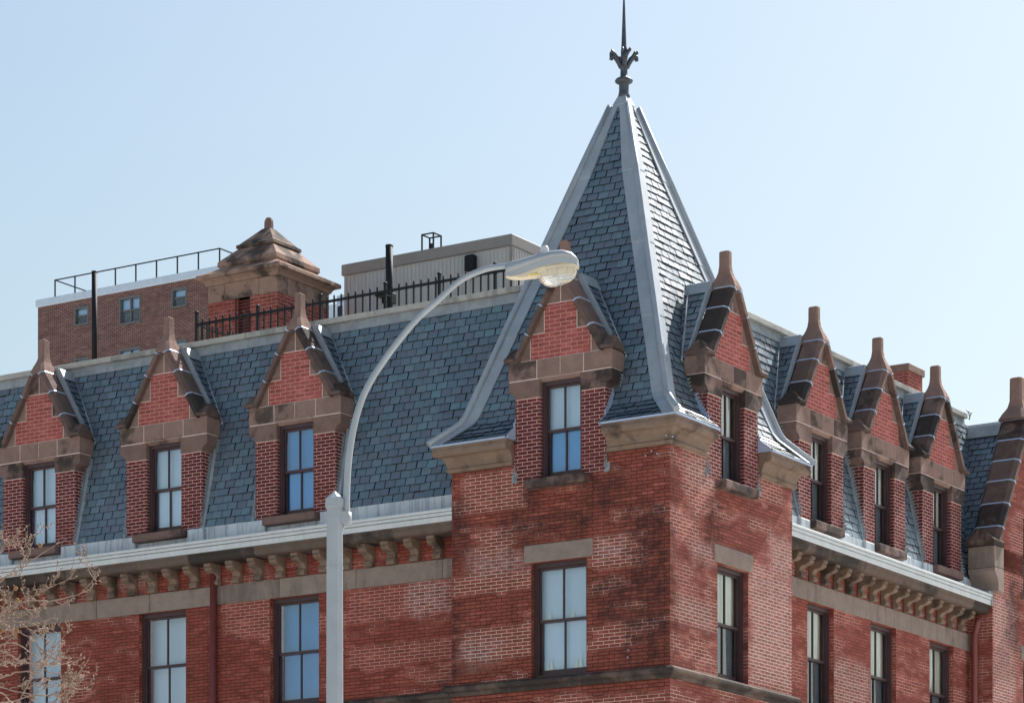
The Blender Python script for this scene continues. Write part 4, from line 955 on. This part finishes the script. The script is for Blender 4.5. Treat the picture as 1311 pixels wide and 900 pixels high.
# small pale building glimpsed between turret and penthouse
D2 = 140.0; bx0, bz = fL(420, 372, D2); bx1, _ = fL(452, 372, D2)
b2 = tag(empty('white_building', (bx0, D2, 0)), 'distant white building glimpsed behind the fence between turret and grey penthouse', 'building')
m = MB(); m.box(0, bx1 - bx0, 0, 8, 0, fL(436, 388, D2)[1]); m.box(.4, bx1 - bx0 - .5, .5, 6, 0, fL(436, 375, D2)[1], 0); m.build('wall', M['trim_white'], b2)
zt = fL(436, 392, D2)[1]; m = MB(); m.box(.85, 1.25, -.05, .1, zt - .9, zt); m.box(1.5, 1.9, -.05, .1, zt - .9, zt)
for q in range(1, 5): m.box(.85, 1.25, -.05, .1, zt - .9 - 2.7 * q, zt - 2.7 * q); m.box(1.5, 1.9, -.05, .1, zt - .9 - 2.7 * q, zt - 2.7 * q)
for q in range(0, 5):
    for yy in (2.0, 4.6): m.box(bx1 - bx0 - .1, bx1 - bx0 + .05, yy, yy + .9, zt - 2.4 - 2.7 * q, zt - 1.2 - 2.7 * q)
m.build('window', M['dark'], b2)
m = MB(); m.box(-.1, bx1 - bx0 + .1, -.15, .1, zt - 1.35, zt - 1.15); m.build('ledge', M['window_grey'], b2)

# ------------------------------------------------------------------ street lamp
ZL = 28.6; base = fW(428.5, 900, ZL); bx, by = base.x, base.y
lamp = tag(empty('street_lamp', (bx, by, 0)), 'silver grey cobra head street lamp with curved arm in front of the slate roof', 'street lamp')
LO = lambda px, py, dz=0.0: fW(px, py, ZL + dz) - Vector((bx, by, 0))
oct_ = lambda r, z, rot=math.pi / 8 + TH: [(r * math.cos(rot + i * math.pi / 4), r * math.sin(rot + i * math.pi / 4), z) for i in range(8)]
ztop = LO(428, 640).z
m = MB(); m.rings([oct_(.115, 0), oct_(.0815, ztop - 2.2), oct_(.0755, ztop)]); m.lathe([(.2, 0), (.2, .5), (.14, .62), (.13, .64)], (0, 0, 0), 8, 0, False); 
for zz in (ztop - .62, ztop - 1.35): m.rings([oct_(.0815, zz), oct_(.0815, zz + .02)])
m.build('pole', M['pole'], lamp)
m = MB(); m.rings([oct_(.078, ztop - .075), oct_(.088, ztop - .07), oct_(.088, ztop + .005), oct_(.01, ztop + .075)]); m.build('pole_cap', M['pole'], lamp)
armp = [(443.8, 671), (443.8, 633), (446.5, 588), (453.3, 545), (463.5, 510.7), (476.8, 484), (491, 462.5), (506.5, 441.3), (532.5, 410), (559, 386), (589, 359.5), (618, 346), (640, 341.5), (652, 341)]
AP = [LO(*p) for p in armp]
def smooth(P, n=6):
    out = []
    for i in range(len(P) - 1):
        p0, p1, p2, p3 = P[max(i - 1, 0)], P[i], P[i + 1], P[min(i + 2, len(P) - 1)]
        for j in range(n):
            t = j / n; out.append(0.5 * ((2 * p1) + (p2 - p0) * t + (2 * p0 - 5 * p1 + 4 * p2 - p3) * t * t + (3 * p1 - p0 - 3 * p2 + p3) * t ** 3))
    return out + [P[-1]]
sp = smooth(AP, 5); m = MB(); m.tube(sp, [.031 - .005 * i / len(sp) for i in range(len(sp))], 12); m.build('arm', M['pole'], lamp)
m = MB(); a, b = LO(443.8, 672), LO(443.8, 656); m.tube([a, b], .045, 12)
c0 = LO(436, 668.5); X_ = Vector((CT, ST, 0)); Y_ = Vector((-ST, CT, 0))
def obox(mb, c, hx, hy, hz, mi=0):
    vs = [tuple(c + X_ * sx * hx + Y_ * sy * hy + Vector((0, 0, sz * hz))) for sz in (-1, 1) for sx, sy in ((-1, -1), (1, -1), (1, 1), (-1, 1))]
    mb.idx(vs, [(3, 2, 1, 0), (4, 5, 6, 7), (0, 1, 5, 4), (1, 2, 6, 5), (2, 3, 7, 6), (3, 0, 4, 7)], mi)
obox(m, LO(437.5, 663), .062, .045, .055); obox(m, LO(434, 652), .02, .03, .012); m.tube([LO(437, 673), LO(437, 677)], .02, 8); m.tube([LO(439, 672), LO(439.5, 676), LO(436, 678)], .012, 6); m.build('arm_bracket', M['pole'], lamp)
# cobra head: lofted shell along its own axis (photo: from 646,341 to 741,336), a little nearer the camera at its tip
h0, h1 = LO(647, 344), LO(741, 337.5); ax = (h1 - h0); hl = ax.length; ax.normalize(); sidev = Vector((0, 0, 1)).cross(ax).normalized(); upv = ax.cross(sidev)
def hp(t, s, u): return tuple(h0 + ax * (t * hl) + sidev * s + upv * u)
#            t    half width  top   seam  bottom
prof = [(0.0, .045, .035, -.045, -.075), (0.06, .06, .055, -.04, -.09), (0.2, .078, .072, -.022, -.098), (0.4, .105, .098, .012, -.088), (0.6, .13, .122, .036, -.055), (0.78, .14, .125, .042, -.035), (0.9, .125, .098, .03, -.03), (0.97, .085, .055, .01, -.035), (1.0, .04, .02, -.01, -.045)]
def shell(lo, hi, grow=0.0, rnd=True):
    rings = []
    for t, w, tp, sm_, bt in prof:
        T_ = {'top': tp, 'seam': sm_, 'bot': bt}; a, b = T_[lo], T_[hi]; ring = []
        if hi == 'top':
            for j in range(9):
                an = math.pi * j / 8; ring.append(hp(t, (w + grow) * math.cos(an), a + (b - a) * math.sin(an) ** 0.7))
        else:
            for j in range(5): ring.append(hp(t, (w + grow) * (0.86 + 0.14 * j / 4), a + (b - a) * j / 4))
            for j in range(5): ring.append(hp(t, -(w + grow) * (1.0 - 0.14 * j / 4), b + (a - b) * j / 4))
        rings.append(ring)
    return rings
m = MB(); m.rings(shell('seam', 'top', .004), 0, True, True, True); hd = m.build('lamp_head', M['pole'], lamp)
m = MB(); m.rings(shell('bot', 'seam', -.004), 0, True, True, False); m.build('lamp_housing', M['lamp_under'], lamp)
# side skirt in grey so that only the underside is cream
for sg in (-1, 1):
    m = MB()
    for (t0, w0, a0, s0, b0), (t1, w1, a1, s1, b1) in zip(prof, prof[1:]):
        e0, e1 = max(b0, s0 - .06), max(b1, s1 - .06)
        A = [hp(t0, sg * (w0 + .003), s0 - .006), hp(t1, sg * (w1 + .003), s1 - .006), hp(t1, sg * (w1 * .975 + .003), e1), hp(t0, sg * (w0 * .975 + .003), e0)]
        m.face(A if sg > 0 else A[::-1], 0, None, True)
    m.build('skirt', M['pole'], lamp)
# refractor bowl
m = MB(); rings = []
cx_t, n = 0.70, 24
for (q, dz_) in ((1.0, -.048), (1.0, -.062), (.97, -.09), (.88, -.128), (.70, -.158), (.42, -.176), (.12, -.182)):
    rings.append([hp(cx_t + 0.27 * q * math.cos(2 * math.pi * j / n), 0.128 * q * math.sin(2 * math.pi * j / n), dz_ + .012 * math.cos(2 * math.pi * j / n)) for j in range(n)])
m.rings(rings[::-1], 0, True, True, False)
for j in range(0, n, 2):
    m.tube([r_[j] for r_ in rings[1:]], .0035, 4)
m.build('lens', M['lens'], lamp)
m = MB(); m.rings([[hp(cx_t + .285 * math.cos(2 * math.pi * j / n), .136 * math.sin(2 * math.pi * j / n), z + .012 * math.cos(2 * math.pi * j / n)) for j in range(n)] for z in (-.05, -.036)]); m.build('lens_rim', M['lamp_under'], lamp)
m = MB(); o_ = Vector(hp(.545, 0, .113)); m.lathe([(.04, 0), (.042, .012), (.036, .05), (.03, .062), (.01, .066)], o_, 12); m.build('photocell', M['gutter'], lamp)
# yellow wattage sticker with black marks on the near side of the housing
nearv = sidev if (Vector(hp(.4, .1, 0)) + Vector((bx, by, 0)) - cam.location).length < (Vector(hp(.4, -.1, 0)) + Vector((bx, by, 0)) - cam.location).length else -sidev
sg = 1 if nearv == sidev else -1
def edge(t):
    for (t0, w0, a0, s0, b0), (t1, w1, a1, s1, b1) in zip(prof, prof[1:]):
        if t0 <= t <= t1:
            f_ = (t - t0) / (t1 - t0); return w0 + (w1 - w0) * f_, b0 + (b1 - b0) * f_, s0 + (s1 - s0) * f_
m = MB()
def patch(t0, t1, f0, f1, mi, off=.004):
    w0, b0, s0 = edge(t0); w1, b1, s1 = edge(t1)
    A = [hp(t0, sg * (w0 + off) * (.9), b0 + (s0 - b0) * f0), hp(t1, sg * (w1 + off) * (.9), b1 + (s1 - b1) * f0), hp(t1, sg * (w1 + off) * .93, b1 + (s1 - b1) * f1), hp(t0, sg * (w0 + off) * .93, b0 + (s0 - b0) * f1)]
    m.face(A, mi)
sb0 = [hp(t, sg * edge(t)[0] * .93, edge(t)[1] - .003) for t in (.31, .44)]; sb1 = [hp(t, sg * edge(t)[0] * .55, edge(t)[1] - .003) for t in (.31, .44)]
m.face([sb0[0], sb0[1], sb1[1], sb1[0]], 0)
L3 = lambda t, s: hp(t, sg * edge(t)[0] * s, edge(t)[1] - .006)
for t in (.345, .385, .415):
    m.face([L3(t, .86), L3(t + .012, .86), L3(t + .012, .64), L3(t, .64)], 1); m.face([L3(t, .86), L3(t + .02, .86), L3(t + .02, .8), L3(t, .8)], 1)
for t in (.17, .205, .24, .275): m.face([L3(t, .9), L3(t + .018, .9), L3(t + .018, .75), L3(t, .75)], 1)
m.build('sticker', [M['sticker'], M['ink']], lamp)

# ------------------------------------------------------------------ bare tree at the lower left
ZT = 25.0; rnd = random.Random(11)
tb = fW(-140, 900, ZT); tree = tag(empty('bare_tree', (tb.x, tb.y, 0)), 'bare spring tree with pale budding twigs in front of the left lower window', 'tree')
TL = lambda px, py, dz=0.0: fW(px, py, ZT + dz) - Vector((tb.x, tb.y, 0))
m = MB(); m.tube([(0, 0, 0), (.03, 0, 1.5), (0, .05, 3.0), (.02, 0, 4.2), (.0, 0, 5.2), (.05, 0, 6.0)], [.16, .13, .115, .1, .07, .045], 10); m.build('trunk', M['bark'], tree)
br = MB(); buds = MB(); tips = []
def twig(pts, r0, r1, lvl):
    sp = smooth([Vector(p) for p in pts], 5)
    sp = [p + Vector((rnd.gauss(0, 1), rnd.gauss(0, 1), rnd.gauss(0, 1))) * .0035 for p in sp]
    n = len(sp); br.tube(sp, [r0 + (r1 - r0) * i / (n - 1) for i in range(n)], 5)
    for i in range(2, n):
        if rnd.random() < (.55 if lvl else .4):
            d = (sp[i] - sp[i - 1]).normalized(); q = Vector((rnd.gauss(0, 1), rnd.gauss(0, 1), rnd.gauss(0, 1))); q = (q - d * q.dot(d)).normalized()
            p = sp[i]; e = p + q * rnd.uniform(.008, .02) + d * rnd.uniform(.006, .022)
            buds.tube([p, (p + e) / 2, e], [.0025, .0048, .0015], 4)
    if lvl < 3:
        for i in range(3, n - 1):
            if rnd.random() < (.30, .28, .12)[lvl]:
                d = (sp[i] - sp[i - 1]).normalized(); q = Vector((rnd.gauss(0, 1), rnd.gauss(0, 1), rnd.gauss(.25, 1))); q = (q - d * q.dot(d)).normalized()
                ln = rnd.uniform(.07, .22) * (1, .6, .45)[lvl]; p = sp[i]
                a = p + (d * .7 + q * .7) * ln * .5; b = a + (d * .75 + q * .35 + Vector((0, 0, .35))) * ln * .55
                twig([p, a, b], max(.0024, r0 * .45), .0011, lvl + 1)
    tips.append(sp[-1])
main = [[(-120, 760), (-40, 745), (10, 738), (48, 712), (84, 690)], [(-120, 800), (-30, 800), (20, 776), (62, 752), (100, 737)], [(-120, 790), (-20, 790), (30, 770), (70, 768), (104, 758), (122, 738)],
        [(-130, 830), (-20, 800), (15, 795), (45, 800), (52, 812)], [(-130, 820), (-20, 828), (20, 842), (50, 853), (82, 866), (100, 862), (117, 836)], [(-130, 860), (-20, 850), (20, 848), (50, 848), (70, 852), (92, 846)],
        [(-130, 850), (-30, 870), (10, 882), (50, 890), (76, 885), (104, 862)], [(-130, 890), (-30, 900), (20, 896), (60, 880), (80, 876)], [(-130, 800), (-20, 760), (0, 745), (22, 726), (40, 700), (48, 668)],
        [(-130, 780), (-30, 735), (-5, 714), (15, 690), (38, 672)], [(-130, 815), (-20, 815), (10, 806), (36, 815), (50, 828), (54, 844)], [(-130, 880), (-20, 880), (30, 905), (70, 897), (96, 880)],
        [(-130, 905), (-20, 915), (20, 900), (40, 870), (62, 842), (74, 812)], [(-130, 840), (-20, 832), (14, 822), (40, 836), (64, 850), (78, 846)], [(-130, 930), (0, 925), (50, 915), (92, 892), (104, 868)],
        [(-130, 770), (-20, 770), (5, 768), (28, 775), (44, 790)], [(-130, 870), (-30, 862), (0, 868), (34, 858), (66, 872), (100, 878)]]
for pts in main:
    dz = rnd.uniform(-.6, .6)
    P = [TL(px, py, dz + rnd.uniform(-.12, .12)) for px, py in pts]
    start = Vector((0.02, 0, P[0].z - .35 + rnd.uniform(-.3, .1)))
    twig([start] + P, .0095, .0020, 0)
bo = br.build('branches', M['bark'], tree); buds.build('buds', M['bark'], bo)
sb = None
for i, (px, py) in enumerate(((51.5, 698), (2, 807), (21, 807), (20, 753), (78, 888), (22, 768))):
    if sb is None:
        s_ = MB(); s_.lathe([(.004, -.018), (.014, -.013), (.019, 0), (.014, .013), (.004, .018)], (0, 0, 0), 10); sb = s_.build('seed_ball', M['ball'], tree)
    else: sb2 = sb.copy(); COL.objects.link(sb2); sb = sb2
    sb.location = TL(px, py, rnd.uniform(-.3, .3))
